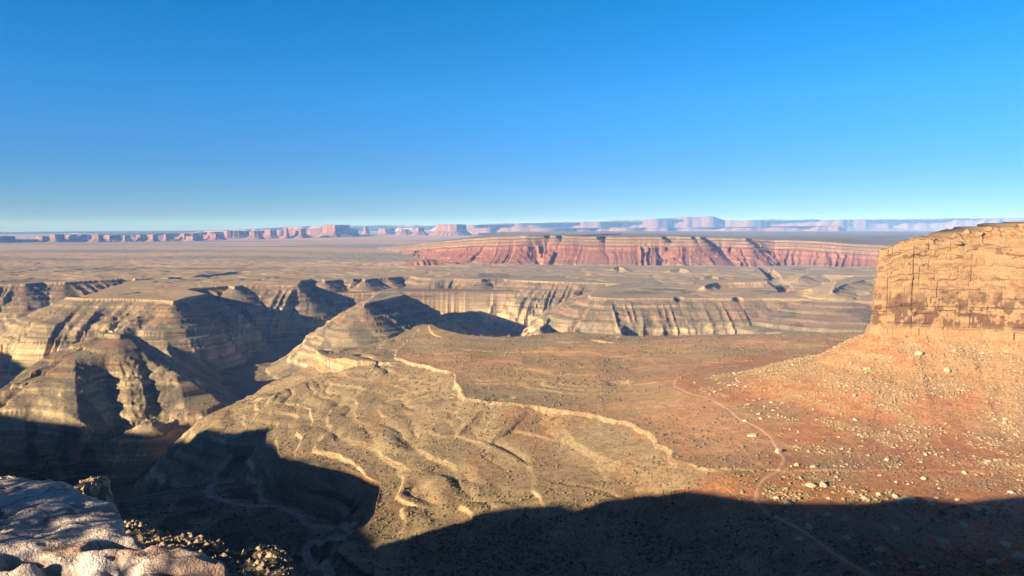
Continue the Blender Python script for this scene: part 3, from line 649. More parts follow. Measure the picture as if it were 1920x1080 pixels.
def ring_mesa(name, outline, ztop, zbase, mat, apron=.45, spread=1.5, flute=1.0, seed=1, step=40., cliff=(.22, .115, .075), soil=(.20, .11, .075), cap=(.22, .15, .09)):
    """closed plan outline -> apron of scree, fluted wall, flat top; ztop may be a list per outline point"""
    P = np.array(outline, float); n = len(P); zt = np.broadcast_to(np.array(ztop, float), (n,))
    Q = np.vstack([P, P[:1]]); Zq = np.append(zt, zt[0]); L = np.concatenate([[0], np.cumsum(np.hypot(*np.diff(Q, axis=0).T))])
    m = max(int(L[-1] / step), 24); t = np.arange(m) / m * L[-1]
    x = np.interp(t, L, Q[:, 0]); y = np.interp(t, L, Q[:, 1]); z = np.interp(t, L, Zq)
    area = np.sum(Q[:-1, 0] * Q[1:, 1] - Q[1:, 0] * Q[:-1, 1]); sg = 1 if area > 0 else -1
    tx = np.roll(x, -2) - np.roll(x, 2); ty = np.roll(y, -2) - np.roll(y, 2); l = np.hypot(tx, ty) + 1e-6; nx_, ny_ = sg * ty / l, -sg * tx / l
    H = np.maximum(z - zbase, 5)
    fl = (fbm(t / (6 * step), t * 0 + seed, 3, seed) * 2.2 + .8 * noise2(t / (2.2 * step), t * 0 + seed, seed + 4)) * step * flute
    z = z + (.5 * np.sign(noise2(t / (5 * step), t * 0, seed + 2)) * .03 + .02 * noise2(t / step / 2, t * 0, seed + 3)) * H
    ap = apron * (1 + .18 * noise2(t / (7 * step), t * 0, seed + 7)); gul = 1 - 2 * np.abs(noise2(t / (2.6 * step), t * 0, seed + 8))
    rows = []; cols = []
    def row(off, zz, c): rows.append((x + nx_ * off, y + ny_ * off, zz)); cols.append(np.broadcast_to(np.array(c, f32), (m, 3)) * (1 + .08 * noise2(t / step, t * 0 + len(rows), seed + 11))[:, None])
    for f in (0, .2, .4, .6, .8, 1.0): row(fl * f * .8 + (H * ap * spread) * (1 - f) ** 1.25 * (1 + .25 * gul * (1 - f)) + .04 * H, zbase - 30 * (f == 0) + H * ap * f, soil)
    for f, o in ((.02, .03), (.3, .025), (.33, .012), (.62, .008), (.65, 0.), (.97, 0.)): row(fl + o * H, zbase + H * (ap + (1 - ap) * f), cliff)
    row(fl - .03 * H, z, cap)
    cx, cy = P.mean(0)
    for k in (.85, .5, .1):
        rows.append((cx + (rows[12][0] - cx) * k, cy + (rows[12][1] - cy) * k, z * k + z.mean() * (1 - k))); cols.append(np.broadcast_to(np.array(cap, f32), (m, 3)))
    A = [np.stack([r[i] for r in rows]) for i in range(3)]; A = [np.hstack([a, a[:, :1]]) for a in A]; C = np.stack(cols); C = np.concatenate([C, C[:, :1]], 1)
    me = grid_mesh(name, *A, flip=(sg < 0)); color_attr(me, 'Col', C.reshape(-1, 3))
    return struct(name, me, mat)

def far_block(name, x0, x1, yt, yb, d, mat, corner=.6, depth=.7, seed=1, **kw):
    """a butte or mesa surveyed at forward distance d: picture columns x0..x1 across, foot and top by sight line"""
    a = V(x0, yb, d); b = V(x1, yb, d); W = b[0] - a[0]; D = depth * W; zb = a[2]; zt = V(x0, yt, d)[2]
    H = zt - zb; e = min(H * kw.get('apron', .45) * kw.get('spread', 1.5), .28 * W)
    kw.setdefault('step', max(W / 60, 12))
    kw['spread'] = e / (H * kw.get('apron', .45))
    l, r = a[0] + e, b[0] - e; w = r - l; c = l + w * corner; dd = depth * w
    out = [(l, d + .25 * dd), (l + .35 * (c - l), d - .02 * dd), (c, d - .25 * dd), (c + .5 * (r - c), d + .1 * dd), (r, d + .55 * dd), (l + .6 * w, d + dd), (l + .1 * w, d + .8 * dd)]
    return ring_mesa(name, out, zt, zb, mat, seed=seed, **kw)

def build_far():
    mat = rock_far_material()
    B = [('mesa', -60, 22, 443, 456, 19500, .75, .6), ('mesa', 20, 70, 449, 456, 20000, .6, .6), ('mesa', 58, 96, 443, 455.5, 20500, .7, .6), ('mesa', 84, 126, 439.5, 455, 20300, .55, .8), ('mesa', 118, 150, 440, 455, 20600, .5, .8), ('mesa', 140, 168, 439.5, 455, 20800, .5, .9), ('mesa', 160, 200, 440, 455, 20300, .8, .7),
         ('mesa', 190, 232, 441, 454.5, 20900, .4, .8), ('mesa', 222, 250, 441, 454.5, 20600, .5, .8), ('mesa', 245, 282, 440, 454, 20900, .55, .8), ('mesa', 272, 300, 440, 454, 20500, .7, .9), ('mesa', 296, 332, 439, 454, 21200, .4, .8), ('mesa', 325, 384, 437.5, 453, 21500, .35, .7),
         ('mesa', 340, 378, 443, 453.5, 20600, .7, .8), ('mesa', 380, 426, 438.5, 452, 21800, .62, .7), ('mesa', 405, 470, 432.5, 450.5, 24500, .3, .6), ('mesa', 456, 500, 434, 450, 22500, .5, .7), ('mesa', 484, 528, 431.5, 448.5, 23800, .6, .7),
         ('mesa', 520, 584, 429, 447, 23500, .85, .6), ('butte', 532, 543, 427.5, 444, 23200, .5, .9), ('mesa', 586, 668, 421.8, 446, 24500, .55, .6), ('butte', 663, 674, 429.5, 441, 26500, .6, .9), ('butte', 676, 696, 425, 441, 30500, .4, .9),
         ('mesa', 700, 748, 428.5, 442, 30000, .5, .6), ('mesa', 738, 776, 430, 440.5, 28000, .3, .6), ('butte', 770, 804, 427, 440, 27500, .35, .8), ('mesa', 802, 885, 421, 440.5, 27000, .68, .55)]
    for i, (nm, x0, x1, yt, yb, d, c, dp) in enumerate(B):
        kw = {}
        if nm == 'butte': kw = dict(apron=.5, flute=.5)
        if 'mesa' == nm and x0 == 738: kw = dict(apron=.8)
        far_block(nm, x0, x1, yt, yb, d, mat, corner=c, depth=dp, seed=400 + 13 * i, flute=kw.pop('flute', .7), **kw)
    # long table beyond the red escarpment, in two steps, and the far ranges behind everything
    def front(pts, d, depth, seed, zb=-300, **kw):
        P = [V(x, y, d * (1 + k)) for x, y, k in pts]
        bays = []; zz = []
        r = random.Random(seed)
        for (a, b) in zip(P[:-1], P[1:]):
            nseg = 3
            for q in range(nseg):
                f = q / nseg; bays.append((a[0] + (b[0] - a[0]) * f, a[1] + (b[1] - a[1]) * f + r.uniform(-.004, .008) * d)); zz.append(a[2] + (b[2] - a[2]) * f)
        bays.append(P[-1][:2]); zz.append(P[-1][2])
        out = bays + [(P[-1][0], P[-1][1] + depth), (P[0][0], P[0][1] + depth)]; zz += [P[-1][2], P[0][2]]
        return ring_mesa('mesa', out, zz, zb, mat, seed=seed, step=110., **kw)
    front([(55, 446, .02), (90, 442, 0), (160, 440, .015), (250, 440.5, 0), (330, 437, .02), (400, 435, 0), (460, 433.5, .015), (520, 431, 0), (600, 428.5, .01), (640, 429, .03)], 24500, 2500, 500, apron=.35, zb=-330)
    front([(868, 428.5, .04), (930, 427, .02), (1000, 427.5, 0), (1100, 428, .01), (1200, 427, 0), (1300, 427.5, .015), (1400, 427, 0), (1500, 425.5, .01), (1572, 423, 0), (1580, 428, .03)], 27500, 2500, 501, apron=.35, cliff=(.16, .095, .075), soil=(.15, .095, .075))
    front([(860, 424, .06), (890, 422, 0), (930, 419.5, .02), (1000, 418.5, 0), (1040, 416.5, .03), (1120, 416, 0), (1160, 413.5, .02), (1230, 410.5, 0), (1283, 406, .01), (1338, 406, 0), (1349, 412, .02), (1395, 413.5, 0), (1440, 411.5, .02), (1560, 411.5, 0), (1700, 410.5, .02), (1850, 409.5, 0), (2100, 409, .01), (2400, 411, .02)], 33500, 6000, 502, apron=.4, cliff=(.14, .088, .075), soil=(.13, .088, .075))
    front([(-500, 440, 0), (-100, 438.5, .01), (60, 438, .02), (200, 437.5, 0), (300, 435, .02), (420, 432, 0), (520, 428, .01), (570, 424, 0), (690, 423, .02), (780, 422, 0), (850, 423.5, .01), (900, 426, 0)], 46000, 4000, 503, cliff=(.25, .19, .14), soil=(.22, .18, .14), cap=(.2, .18, .14))


# ------------------------------------------------------------------ loose rocks, scrub, near ledge, bushes
def tag(o, label, cat, group=None):
    o['label'] = label; o['category'] = cat
    if group: o['group'] = group
    return o
def ground(x, y):
    return land(np.array([x], f32), np.array([y], f32))[0][0]

def rock_shape(seed, flat=.75, long=1.2, sub=3):
    import bmesh
    r = random.Random(seed); bm = bmesh.new(); bmesh.ops.create_icosphere(bm, subdivisions=sub, radius=1.0)
    from mathutils import Vector
    planes = []
    for k in range(13):
        n = Vector((r.gauss(0, 1), r.gauss(0, 1), r.gauss(0, .8))).normalized(); planes.append((n, r.uniform(.52, .86)))
    for v in bm.verts:
        p = v.co.copy()
        for n, d in planes:
            t = p.dot(n)
            if t > d: p -= n * (t - d)
        v.co = Vector((p.x * long, p.y, p.z * flat))
    me = bpy.data.meshes.new('boulder'); bm.to_mesh(me); bm.free(); return me

def rock_material(name, c0, c1):
    s = N(name); p = s.pos(); n1 = s.noise(p, .35, 4, .65); n2 = s.noise(p, 1.6, 3, .6)
    c = s.mix(n1, c0, c1); c = s.mix(.5, c, s.ramp(n2, [(.35, (.65, .62, .6)), (.65, (1.15, 1.15, 1.12))]), 'MULTIPLY'); s.color(c); s.bump(n2, .5, .7); return s.m

BIG = [(1700, 944, 21, .9, 'large squarish tan boulder standing at the edge of the shadow on the right slope'), (1582, 975, 12, .7, 'broad grey boulder topping the cluster in the shade right of the dirt track'),
       (1521, 911, 15, .6, 'left of two big tan boulders side by side just above the shadow edge'), (1543, 911, 15, .7, 'right of two big tan boulders side by side just above the shadow edge'),
       (1777, 695, 12, .8, 'blocky boulder with a dark shaded side high on the rubble slope under the cliff'), (1721, 664, 16, 1.0, 'tall pale block resting right below the foot of the cliff'),
       (1410, 817, 15, .7, 'big pale boulder beside the dirt track at the end of a limestone ledge'), (1460, 848, 14, .8, 'knobbly tan boulder at the bend of the dirt track'), (1398, 789, 9, .7, 'tan boulder with a dark shadow standing left of the dirt track'),
       (1885, 1024, 14, .7, 'large grey boulder in the shade near the right edge of the picture'), (1908, 1046, 16, .8, 'largest grey boulder in the shade at the lower right corner'), (1807, 987, 12, .7, 'round topped grey boulder in the shade between two dark bushes'),
       (1893, 923, 10, .9, 'upright tan boulder just above the shadow at the right edge'), (1735, 853, 9, 1.1, 'dark narrow boulder standing on the sunlit red slope'), (1602, 743, 10, .9, 'pale boulder alone among small stones on the middle of the sunlit slope'),
       (1493, 872, 10, .6, 'flat tan boulder with a dark shadow just right of the track bend'), (1526, 876, 11, .6, 'wedge shaped tan boulder right of the flat one by the track bend'), (1810, 888, 9, .8, 'single tan boulder on bare red soil right of centre on the lit slope'),
       (1500, 1013, 11, .6, 'low pale boulder in the shade beside the straight lower track'), (1587, 1010, 12, .6, 'dark wide boulder in the shade above the lower track'), (1638, 1060, 10, .7, 'small grey boulder nearest the bottom end of the dirt track')]

def cliff_caster():
    from mathutils.bvhtree import BVHTree
    from mathutils import Vector
    me = bpy.data.objects['cliff'].data
    t = BVHTree.FromPolygons([tuple(v.co) for v in me.vertices], [tuple(p.vertices) for p in me.polygons])
    def hit(px, py):
        for k in range(12):
            loc = t.ray_cast(Vector((0, 0, 0)), Vector(ray(px, py + k)).normalized())[0]
            if loc: return tuple(loc)
    return hit

def build_rocks():
    r = random.Random(11)
    tan = rock_material('tan_boulder', (.27, .18, .09, 1), (.40, .29, .16, 1)); pale = rock_material('pale_boulder', (.34, .26, .165, 1), (.50, .41, .29, 1))
    shapes = [rock_shape(700 + i, flat=r.uniform(.6, .95), long=r.uniform(1, 1.5)) for i in range(14)]
    for me in shapes: me.materials.append(pale)
    def put(x, y, size, k, squash=1.0):
        o = bpy.data.objects.new('boulder', shapes[k]); link(o)
        z = ground(x, y); o.location = (x, y, z + size * .5 * .08 * squash); o.rotation_euler = (r.uniform(-.3, .3), r.uniform(-.3, .3), r.uniform(0, 6.28)); o.scale = (size * .5, size * .5, size * .5 * squash); return o
    for i, (px, py, size, sq, lab) in enumerate(BIG):
        p = strike(px, py, d0=400)
        if p: tag(put(p[0], p[1], size, i % 14, sq / .8), lab, 'boulder')
    # many smaller ones, thickest in streaks down the slope
    R = np.random.default_rng(21); x = R.uniform(150, 1100, 6000).astype(f32); y = R.uniform(640, 1650, 6000).astype(f32); z, M = land(x, y)
    rz = poly_dist(x, y, RED)[0]; cl = fbm(x / 55, y / 55, 2, 351)
    px = 960 + F_PX * x / (y * math.cos(PITCH)); py = EYE_ROW - F_PX * z / y
    ok = (rz < -5) & (M['road'] > 9) & (M['cliffd'] > 15) & (px < 1930) & (py < 1090) & ((cl > 0) | (R.random(6000) < .25))
    for i in np.nonzero(ok)[0][:255]:
        shade = py[i] > 942
        size = min(3.6 * (1 - r.random()) ** -.45, 9.5) * (1.4 if shade else .9)
        tag(put(float(x[i]), float(y[i]), size, r.randrange(14), r.uniform(.8, 1.2)), 'small grey boulder lying on the shaded slope at the lower right' if shade else 'small tan boulder lying on the sunlit red rubble slope below the cliff', 'boulder',
            'small boulders on the shaded slope' if shade else 'small boulders on the sunlit slope')
    cap_shapes = [rock_shape(760 + i, flat=.8, long=1.25) for i in range(4)]
    capm = rock_material('cliff_top_block', (.24, .15, .075, 1), (.32, .21, .105, 1))
    for me in cap_shapes: me.materials.append(capm)
    # blocks lying on the cliff top
    cliff_hit = cliff_caster()
    for i, (px, py, d, w, sq, lab) in enumerate([(1793, 437, 1440, 12, 1.0, 'leftmost square block perched on the cliff top against the far plain'), (1812, 433, 1445, 14, 1.1, 'tilted block perched second from the left on the cliff top'), (1797, 450, 1425, 20, .6, 'long slanting slab lying on the upper edge of the cliff'),
                                                  (1853, 427, 1450, 18, .9, 'hollowed block with a dark gap on the cliff top'), (1838, 434, 1440, 16, .8, 'broad block leaning on the red ledge of the cliff top'), (1662, 476, 1493, 6, 1.0, 'small pale knob at the left shoulder of the cliff')]):
        p = cliff_hit(px, py + w * .35) or V(px, py, d)
        o = bpy.data.objects.new('boulder', cap_shapes[i % 4]); link(o)
        o.location = (p[0], p[1], p[2] + w * .5 * sq * .35); o.scale = (w * .5, w * .5, w * .5 * sq); o.rotation_euler = (r.uniform(-.2, .2), r.uniform(-.2, .2), r.uniform(0, 6.28)); tag(o, lab, 'boulder')
    # small rubble: too many to count
    R = np.random.default_rng(3); N0 = 260000
    x = R.uniform(250, 1150, N0); y = R.uniform(620, 1650, N0); ok = (np.abs(x / y) < .80)
    x, y = x[ok], y[ok]; z, M = land(x.astype(f32), y.astype(f32)); cd = M['cliffd']
    rub = smooth(-.15, .3, fbm(x / 38 + y / 60, y / 90 - x / 200, 4, 211) + .55 * smooth(330, 60, cd) - .18) * smooth(10, -30, poly_dist(x.astype(f32), y.astype(f32), RED)[0])
    cl = smooth(-.1, .4, fbm(x / 45, y / 45, 3, 351))
    keep = R.random(len(x)) < np.clip(rub * .85 * (.35 + .65 * cl) + .12 * cl * smooth(10, -30, poly_dist(x.astype(f32), y.astype(f32), RED)[0]), 0, 1) * (M['road'] > 7) * (cd > 4)
    x, y, z = x[keep], y[keep], z[keep]
    k = len(x); size = np.minimum(.7 * (1 - R.random(k)) ** -.42, 3.2)
    base = np.array([[1, 0, 0], [-1, 0, 0], [0, 1, 0], [0, -1, 0], [0, 0, 1], [.6, .6, .5], [-.6, .55, .45], [.5, -.6, .55], [-.55, -.6, .5]], float)
    F = np.array([[0, 5, 4], [5, 2, 4], [2, 6, 4], [6, 1, 4], [1, 8, 4], [8, 3, 4], [3, 7, 4], [7, 0, 4], [0, 2, 5], [2, 1, 6], [1, 3, 8], [3, 0, 7]])
    ang = R.uniform(0, 6.28, k); jit = R.uniform(.6, 1.35, (k, 9, 3)); v = base[None] * jit * size[:, None, None] * np.array([1.15, .95, .9])
    c, s_ = np.cos(ang)[:, None], np.sin(ang)[:, None]
    co = np.stack([x[:, None] + v[..., 0] * c - v[..., 1] * s_, y[:, None] + v[..., 0] * s_ + v[..., 1] * c, z[:, None] + v[..., 2] - .1], -1).reshape(-1, 3)
    me = soup_mesh('rubble', co, (F[None] + (np.arange(k) * 9)[:, None, None]).reshape(-1, 3))
    struct('rubble', me, tan, 'stuff', 'tan stones and small rubble strewn in streaks over the red slope under the cliff')

def build_scrub():
    R = np.random.default_rng(8); N0 = 380000
    rr = R.uniform(700, 3200, N0) ** .9 * 3200 ** .1; th = R.uniform(-.63, .63, N0)
    x = (rr * np.sin(th)).astype(f32); y = (rr * np.cos(th)).astype(f32); z, M = land(x, y)
    e = 4.0; sl = np.hypot(land(x + f32(e), y)[0] - z, land(x, y + f32(e))[0] - z) / e
    den = np.clip(.5 + 1.15 * fbm(x / 55, y / 55, 3, 361), .05, 1) * (sl < .8) * (M['road'] > 7) * (M['wash'] > 8) * (1 - .8 * M['talus']) * (z > -640)
    den = den * np.where(rr > 2300, .6, 1)
    keep = R.random(N0) < den; x, y, z = x[keep], y[keep], z[keep]; k = len(x)
    size = np.minimum(.48 * (1 - R.random(k)) ** -.38, 2.4) * (1 + np.hypot(x, y) / 5000)
    base = np.array([[1, 0, .25], [0, 1, .25], [-1, 0, .25], [0, -1, .25], [0, 0, 1.0], [0, 0, -.3]], float)
    F = np.array([[0, 1, 4], [1, 2, 4], [2, 3, 4], [3, 0, 4], [1, 0, 5], [2, 1, 5], [3, 2, 5], [0, 3, 5]])
    v = base[None] * R.uniform(.7, 1.3, (k, 6, 3)) * size[:, None, None]
    co = np.stack([x[:, None] + v[..., 0], y[:, None] + v[..., 1], z[:, None] + v[..., 2]], -1).reshape(-1, 3)
    me = soup_mesh('scrub', co, (F[None] + (np.arange(k) * 6)[:, None, None]).reshape(-1, 3))
    s = N('desert_scrub'); n = s.noise(s.pos(), .15, 2); s.color(s.ramp(n, [(.35, (.12, .098, .06)), (.65, (.22, .172, .105))]))
    struct('scrub', me, s.m, 'stuff', 'low grey green desert scrub dotting the benches and slopes')


def build_ledge():
    edge = UZ([(-700, 880), (-300, 905), (-60, 914), (0, 912), (55, 908), (100, 914), (128, 926), (165, 945), (190, 975), (215, 1000), (255, 1020), (290, 1031), (330, 1050), (370, 1065), (405, 1082), (470, 1130), (520, 1200)], -2.05)
    poly = edge + [(-.6, 1.2, -2), (-14, 1.2, -2)]
    x = np.arange(-14, .6, .022); y = np.arange(1.2, 8.4, .022); X, Y = np.meshgrid(x, y); X = X.astype(f32); Y = Y.astype(f32)
    s, T, Z = poly_dist(X, Y, poly)
    s = s - .16 + .16 * fbm(X / .7, Y / .7, 4, 371)
    pits = fbm(X / .55, Y / .35, 4, 372); h = -2.05 + .055 * fbm(X / 1.9, Y / 1.4, 3, 373) + .04 * pits + .035 * (1 - 2 * np.abs(fbm(X / .8, Y / .35, 4, 379))) - .09 * smooth(.15, .5, fbm(X / .5 + 9, Y / .22, 3, 374)) + .022 * fbm(X / .11, Y / .08, 4, 375)
    step = .09 * smooth(.03, .065, fbm(X / 2.2, Y / .8, 3, 376) - .08); h = h - step
    h = h - .35 * np.maximum(s + .35, 0) ** 2 - np.maximum(s, 0) * 7.5
    h = np.maximum(h, -9)
    C = np.empty(X.shape + (3,), f32); C[:] = col(.55, .46, .385)
    C = lerp(C, (.62, .55, .48), smooth(0, .4, fbm(X / .8, Y / .5, 4, 377))); C = lerp(C, (.33, .20, .14), smooth(.12, .4, fbm(X / .9 + 4, Y / .35, 4, 378)) * .75)
    C = lerp(C, (.16, .12, .10), smooth(.22, .5, fbm(X / .5 + 9, Y / .22, 3, 374)) * .6)
    me = grid_mesh('rock_ledge', X, Y, h); color_attr(me, 'Col', C.reshape(-1, 3))
    m = N('pale_ledge_sandstone'); p = m.pos(); n1 = m.noise(p, 14, 5, .65); n2 = m.noise(p, 60, 3, .6)
    vo = m.n('ShaderNodeTexVoronoi'); vo.feature = 'DISTANCE_TO_EDGE'; vo.inputs['Scale'].default_value = .9
    wv = m.n('ShaderNodeTexNoise'); wv.inputs['Scale'].default_value = 2.2; m.l(p, wv.inputs['Vector']); av = m.n('ShaderNodeVectorMath', operation='ADD'); m.l(m.pos((1, 1.8, 1)), av.inputs[0]); m.l(wv.outputs['Color'], av.inputs[1]); m.l(av.outputs[0], vo.inputs['Vector'])
    crk = m.ramp(vo.outputs['Distance'], [(.0, (.22, .17, .15)), (.022, (1, 1, 1))])
    m.color(m.mix(.75, m.mix(.7, m.attr('Col'), m.ramp(n1, [(.3, (.72, .68, .66)), (.7, (1.15, 1.14, 1.12))]), 'MULTIPLY'), crk, 'MULTIPLY')); m.bump(m.math('ADD', n1, m.math('MULTIPLY', n2, .4)), .035, 1.0)
    struct('rock_ledge', me, m.m)
    # stony slope and lower shelves just beyond the ledge
    tx = [(-60, 880, 26), (60, 925, 24), (165, 935, 22), (215, 962, 20), (275, 985, 19), (330, 1003, 18), (420, 1026, 17.5), (500, 1036, 17), (520, 1062, 16), (500, 1120, 14)]
    top = [V(*q) for q in tx]
    poly = [(a, b, c) for a, b, c in top] + [(-2, 9, -8), (-9, 9, -8), (-22, 16, -8)]
    x = np.arange(-26, 0, .07); y = np.arange(8, 30, .07); X, Y = np.meshgrid(x, y); X = X.astype(f32); Y = Y.astype(f32)
    s, T, Z = poly_dist(X, Y, poly); zz = sum(c for a, b, c in top) / len(top)
    A = np.array([(a, b, 1) for a, b, c in top]); co, *_ = np.linalg.lstsq(A, np.array([c for a, b, c in top]), rcond=None)
    s = s + .8 * fbm(X / 1.8, Y / 1.8, 4, 381)
    h = co[0] * X + co[1] * Y + co[2] + .22 * fbm(X / 1.5, Y / 1.5, 4, 382) + .05 * fbm(X / .3, Y / .3, 3, 383) - np.maximum(s, 0) * 3.0
    C = np.empty(X.shape + (3,), f32); C[:] = col(.12, .09, .07); C = lerp(C, (.24, .18, .13), smooth(.1, .4, fbm(X / .5, Y / .5, 3, 384)) * .7)
    me = grid_mesh('stony_slope', X, Y, h); color_attr(me, 'Col', C.reshape(-1, 3)); struct('stony_slope', me, m.m)
    # gravel and low brush catching the sun on that slope
    R = np.random.default_rng(31); k = 6000; gx = R.uniform(-14, -3, k); gy = R.uniform(11, 25, k)
    ii = ((gy - 8) / .07).astype(int); jj = ((gx + 26) / .07).astype(int); keep = s[ii, jj] < .3; gx, gy, gz = gx[keep], gy[keep], h[ii, jj][keep]; k = len(gx)
    base = np.array([[1, 0, 0], [-1, 0, 0], [0, 1, 0], [0, -1, 0], [0, 0, 1]], float); F = np.array([[0, 2, 4], [2, 1, 4], [1, 3, 4], [3, 0, 4]])
    v = base[None] * R.uniform(.5, 1.4, (k, 5, 3)) * np.minimum(.022 * (1 - R.random(k)) ** -.5, .12)[:, None, None]
    co_ = np.stack([gx[:, None] + v[..., 0], gy[:, None] + v[..., 1], gz[:, None] + v[..., 2]], -1).reshape(-1, 3)
    me = soup_mesh('gravel', co_, (F[None] + (np.arange(k) * 5)[:, None, None]).reshape(-1, 3))
    struct('gravel', me, rock_material('gravel_stone', (.30, .22, .15, 1), (.46, .36, .25, 1)), 'stuff', 'loose gravel on the dark stony slope just beyond the pale ledge')
    # flat rock shelves farther down that catch the sun
    def shelf(pts, d, th, label_mat):
        import bmesh
        bm = bmesh.new(); P = [V(px, py, d) for px, py in pts]; zc = sum(p[2] for p in P) / len(P)
        P = [U(px, py, zc) for px, py in pts]; c = np.mean(np.array(P), 0); r = random.Random(int(d))
        rim = []
        for a, b in zip(P, P[1:] + P[:1]):
            for q in range(5):
                f = q / 5; rim.append((a[0] + (b[0] - a[0]) * f + r.gauss(0, .06), a[1] + (b[1] - a[1]) * f + r.gauss(0, .09)))
        rings = []
        for k, dz in ((.35, .22), (.75, .12), (.96, .03), (1.0, -.12), (.97, -.5), (.98, -.9 * th), (1.02, -th * 1.6), (1.2, -th * 4)):
            jt = .03 if dz > -.2 else .22
            rings.append([bm.verts.new((c[0] + (x - c[0]) * k + r.gauss(0, jt), c[1] + (y - c[1]) * k + r.gauss(0, jt), zc + dz + r.gauss(0, .05))) for x, y in rim])
        n = len(rim)
        for a, b in zip(rings[:-1], rings[1:]):
            for i in range(n): bm.faces.new((a[i], b[i], b[(i + 1) % n], a[(i + 1) % n]))
        bm.faces.new(rings[0]); bmesh.ops.recalc_face_normals(bm, faces=bm.faces)
        me = bpy.data.meshes.new('rock_shelf'); bm.to_mesh(me); bm.free(); struct('rock_shelf', me, label_mat)
    sm = rock_material('shelf_sandstone', (.34, .24, .15, 1), (.48, .36, .24, 1))
    shelf([(128, 921), (150, 906), (176, 895), (203, 893), (206, 899), (196, 906), (165, 916), (140, 922)], 42, 1.4, sm)
    shelf([(412, 1052), (440, 1046), (468, 1037), (500, 1035), (507, 1046), (498, 1058), (470, 1064), (430, 1062)], 24, 1.0, sm)
    shelf([(-30, 906), (0, 900), (28, 897), (44, 899), (40, 905), (10, 909)], 40, 1.0, sm)

def make_bush(name, loc, h, w, seed, leaves, leaf=.09, dens=1.0):
    """twisted stems carrying many small sprays of scale leaves"""
    r = random.Random(seed); R = np.random.default_rng(seed)
    root = bpy.data.objects.new(name, None); link(root); root.location = loc
    from mathutils import Vector
    import bmesh
    bm = bmesh.new(); tips = []
    def limb(p, d, L, rad, depth):
        n = 4; prev = None
        for i in range(n + 1):
            rr = rad * (1 - .5 * i / n); ax = d.orthogonal().normalized(); bx_ = d.cross(ax)
            ring = [bm.verts.new(p + (ax * math.cos(a) + bx_ * math.sin(a)) * rr) for a in (0, 1.26, 2.51, 3.77, 5.03)]
            if prev:
                for a in range(5): bm.faces.new((prev[a], prev[(a + 1) % 5], ring[(a + 1) % 5], ring[a]))
            prev = ring; p = p + d * (L / n); d = (d + Vector((r.gauss(0, .18), r.gauss(0, .18), r.gauss(.05, .12)))).normalized()
        tips.append(p)
        if depth:
            for k in range(r.choice((2, 3))): limb(p, (d + Vector((r.gauss(0, .65), r.gauss(0, .65), r.gauss(.1, .4)))).normalized(), L * r.uniform(.6, .85), rad * .5, depth - 1)
    for k in range(3): limb(Vector((0, 0, -.1 * h)), Vector((r.gauss(0, .5), r.gauss(0, .5), 1)).normalized(), h * .38, .05 * h, 3)
    me = bpy.data.meshes.new('trunk'); bm.to_mesh(me); bm.free(); t = bpy.data.objects.new('trunk', me); link(t); t.parent = root
    T = np.array([tuple(p) for p in tips]); T[:, :2] *= w / max(np.abs(T[:, :2]).max(), .01) * .8; T[:, 2] = np.clip(T[:, 2], .15 * h, h)
    c = T[R.integers(0, len(T), leaves)] + R.normal(0, .10 * w, (leaves, 3)); c[:, 2] = np.clip(c[:, 2], .04 * h, 1.15 * h)
    a = R.normal(0, 1, (leaves, 3)); b = R.normal(0, 1, (leaves, 3)); a /= np.linalg.norm(a, axis=1)[:, None]; b -= (a * b).sum(1)[:, None] * a; b /= np.linalg.norm(b, axis=1)[:, None]
    sz = leaf * R.uniform(.6, 1.4, leaves)[:, None]
    co = np.stack([c - a * sz, c + b * sz * .45, c + a * sz, c - b * sz * .45], 1).reshape(-1, 3)
    me = soup_mesh('crown', co, np.arange(leaves * 4).reshape(-1, 4)); cr = bpy.data.objects.new('crown', me); link(cr); cr.parent = root
    return root, t, cr

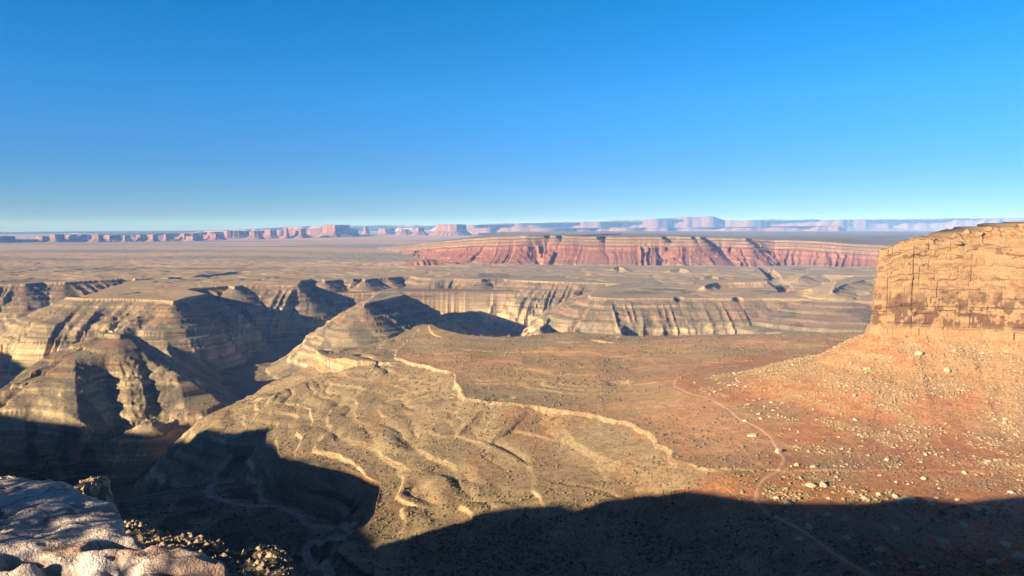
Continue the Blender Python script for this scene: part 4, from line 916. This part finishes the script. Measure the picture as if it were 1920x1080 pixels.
def build_bushes():
    bark = N('bush_bark'); bark.color(bark.ramp(bark.noise(bark.pos(), 6, 3), [(.35, (.10, .075, .055)), (.65, (.20, .15, .11))]))
    leafm = N('juniper_leaf'); leafm.color(leafm.ramp(leafm.noise(leafm.pos(), 1.2, 2), [(.35, (.035, .05, .022)), (.65, (.085, .095, .04))]))
    for i, (x, y, h, w, lab) in enumerate([(-8.6, 2.3, 2.5, 1.7, 'taller juniper bush standing left of the pale near ledge and dappling it with shade'), (-9.6, .2, 2.2, 1.8, 'lower spreading juniper bush left of the pale near ledge'),
        (-8.3, -1.0, 2.3, 1.6, 'unseen low juniper bush added behind the taller one to shade the bottom of the pale near ledge'),  # out of view, added to shade the lower part of the ledge
        (-22, 6.0, 3.2, 2.6, 'unseen juniper bush added on the rim nearest above the dark stony slope to shade it'), (-26.5, 5.2, 3.6, 3.0, 'tallest of the unseen juniper bushes added on the rim to shade the dark stony slope'), (-31, 6.5, 3.0, 2.6, 'unseen juniper bush added farthest left on the rim to shade the stony slope'), (-18.5, 4.5, 2.4, 2.2, 'small unseen juniper bush added for shade on the rim between the pale ledge and the stony slope')]):  # unseen rim bushes, added to throw shade on the stony slope
        o, t, c = make_bush('juniper_bush', (x, y, -2.1), h, w, 900 + i, 1150 if i < 3 else 2600, .075)
        t.data.materials.append(bark.m); c.data.materials.append(leafm.m); tag(o, lab, 'bush')
    for i, (px, py, d, h, lab) in enumerate([(1905, 423, 1480, 5.5, 'dark round bush on the skyline of the cliff top at the right edge'), (1873, 424, 1480, 3.0, 'small dark bush on the cliff top skyline left of the round one'), (1447, 968, 930, 4.0, 'dark bush in the shade left of the straight lower track'), (1764, 968, 915, 7.0, 'large dark bush among grey boulders in the shade at the right'), (1812, 972, 905, 7.0, 'dark bush right of the round topped grey boulder in the shade')]):
        p = (cliff_caster()(px, py + 3) or V(px, py, d)) if i < 2 else strike(px, py, d0=400)
        o, t, c = make_bush('shrub', (p[0], p[1], p[2] - (1.0 if i < 2 else .1)), h, h * .75, 920 + i, 700, h * .07)
        t.data.materials.append(bark.m); c.data.materials.append(leafm.m); tag(o, lab, 'bush')


import os
QUAL = float(os.environ.get('LAND_Q', '1.0'))
if bpy:
    build_land(QUAL)
    build_cliff()
    build_far()
    build_road(); build_rocks(); build_scrub(); build_ledge(); build_bushes()
    build_haze()
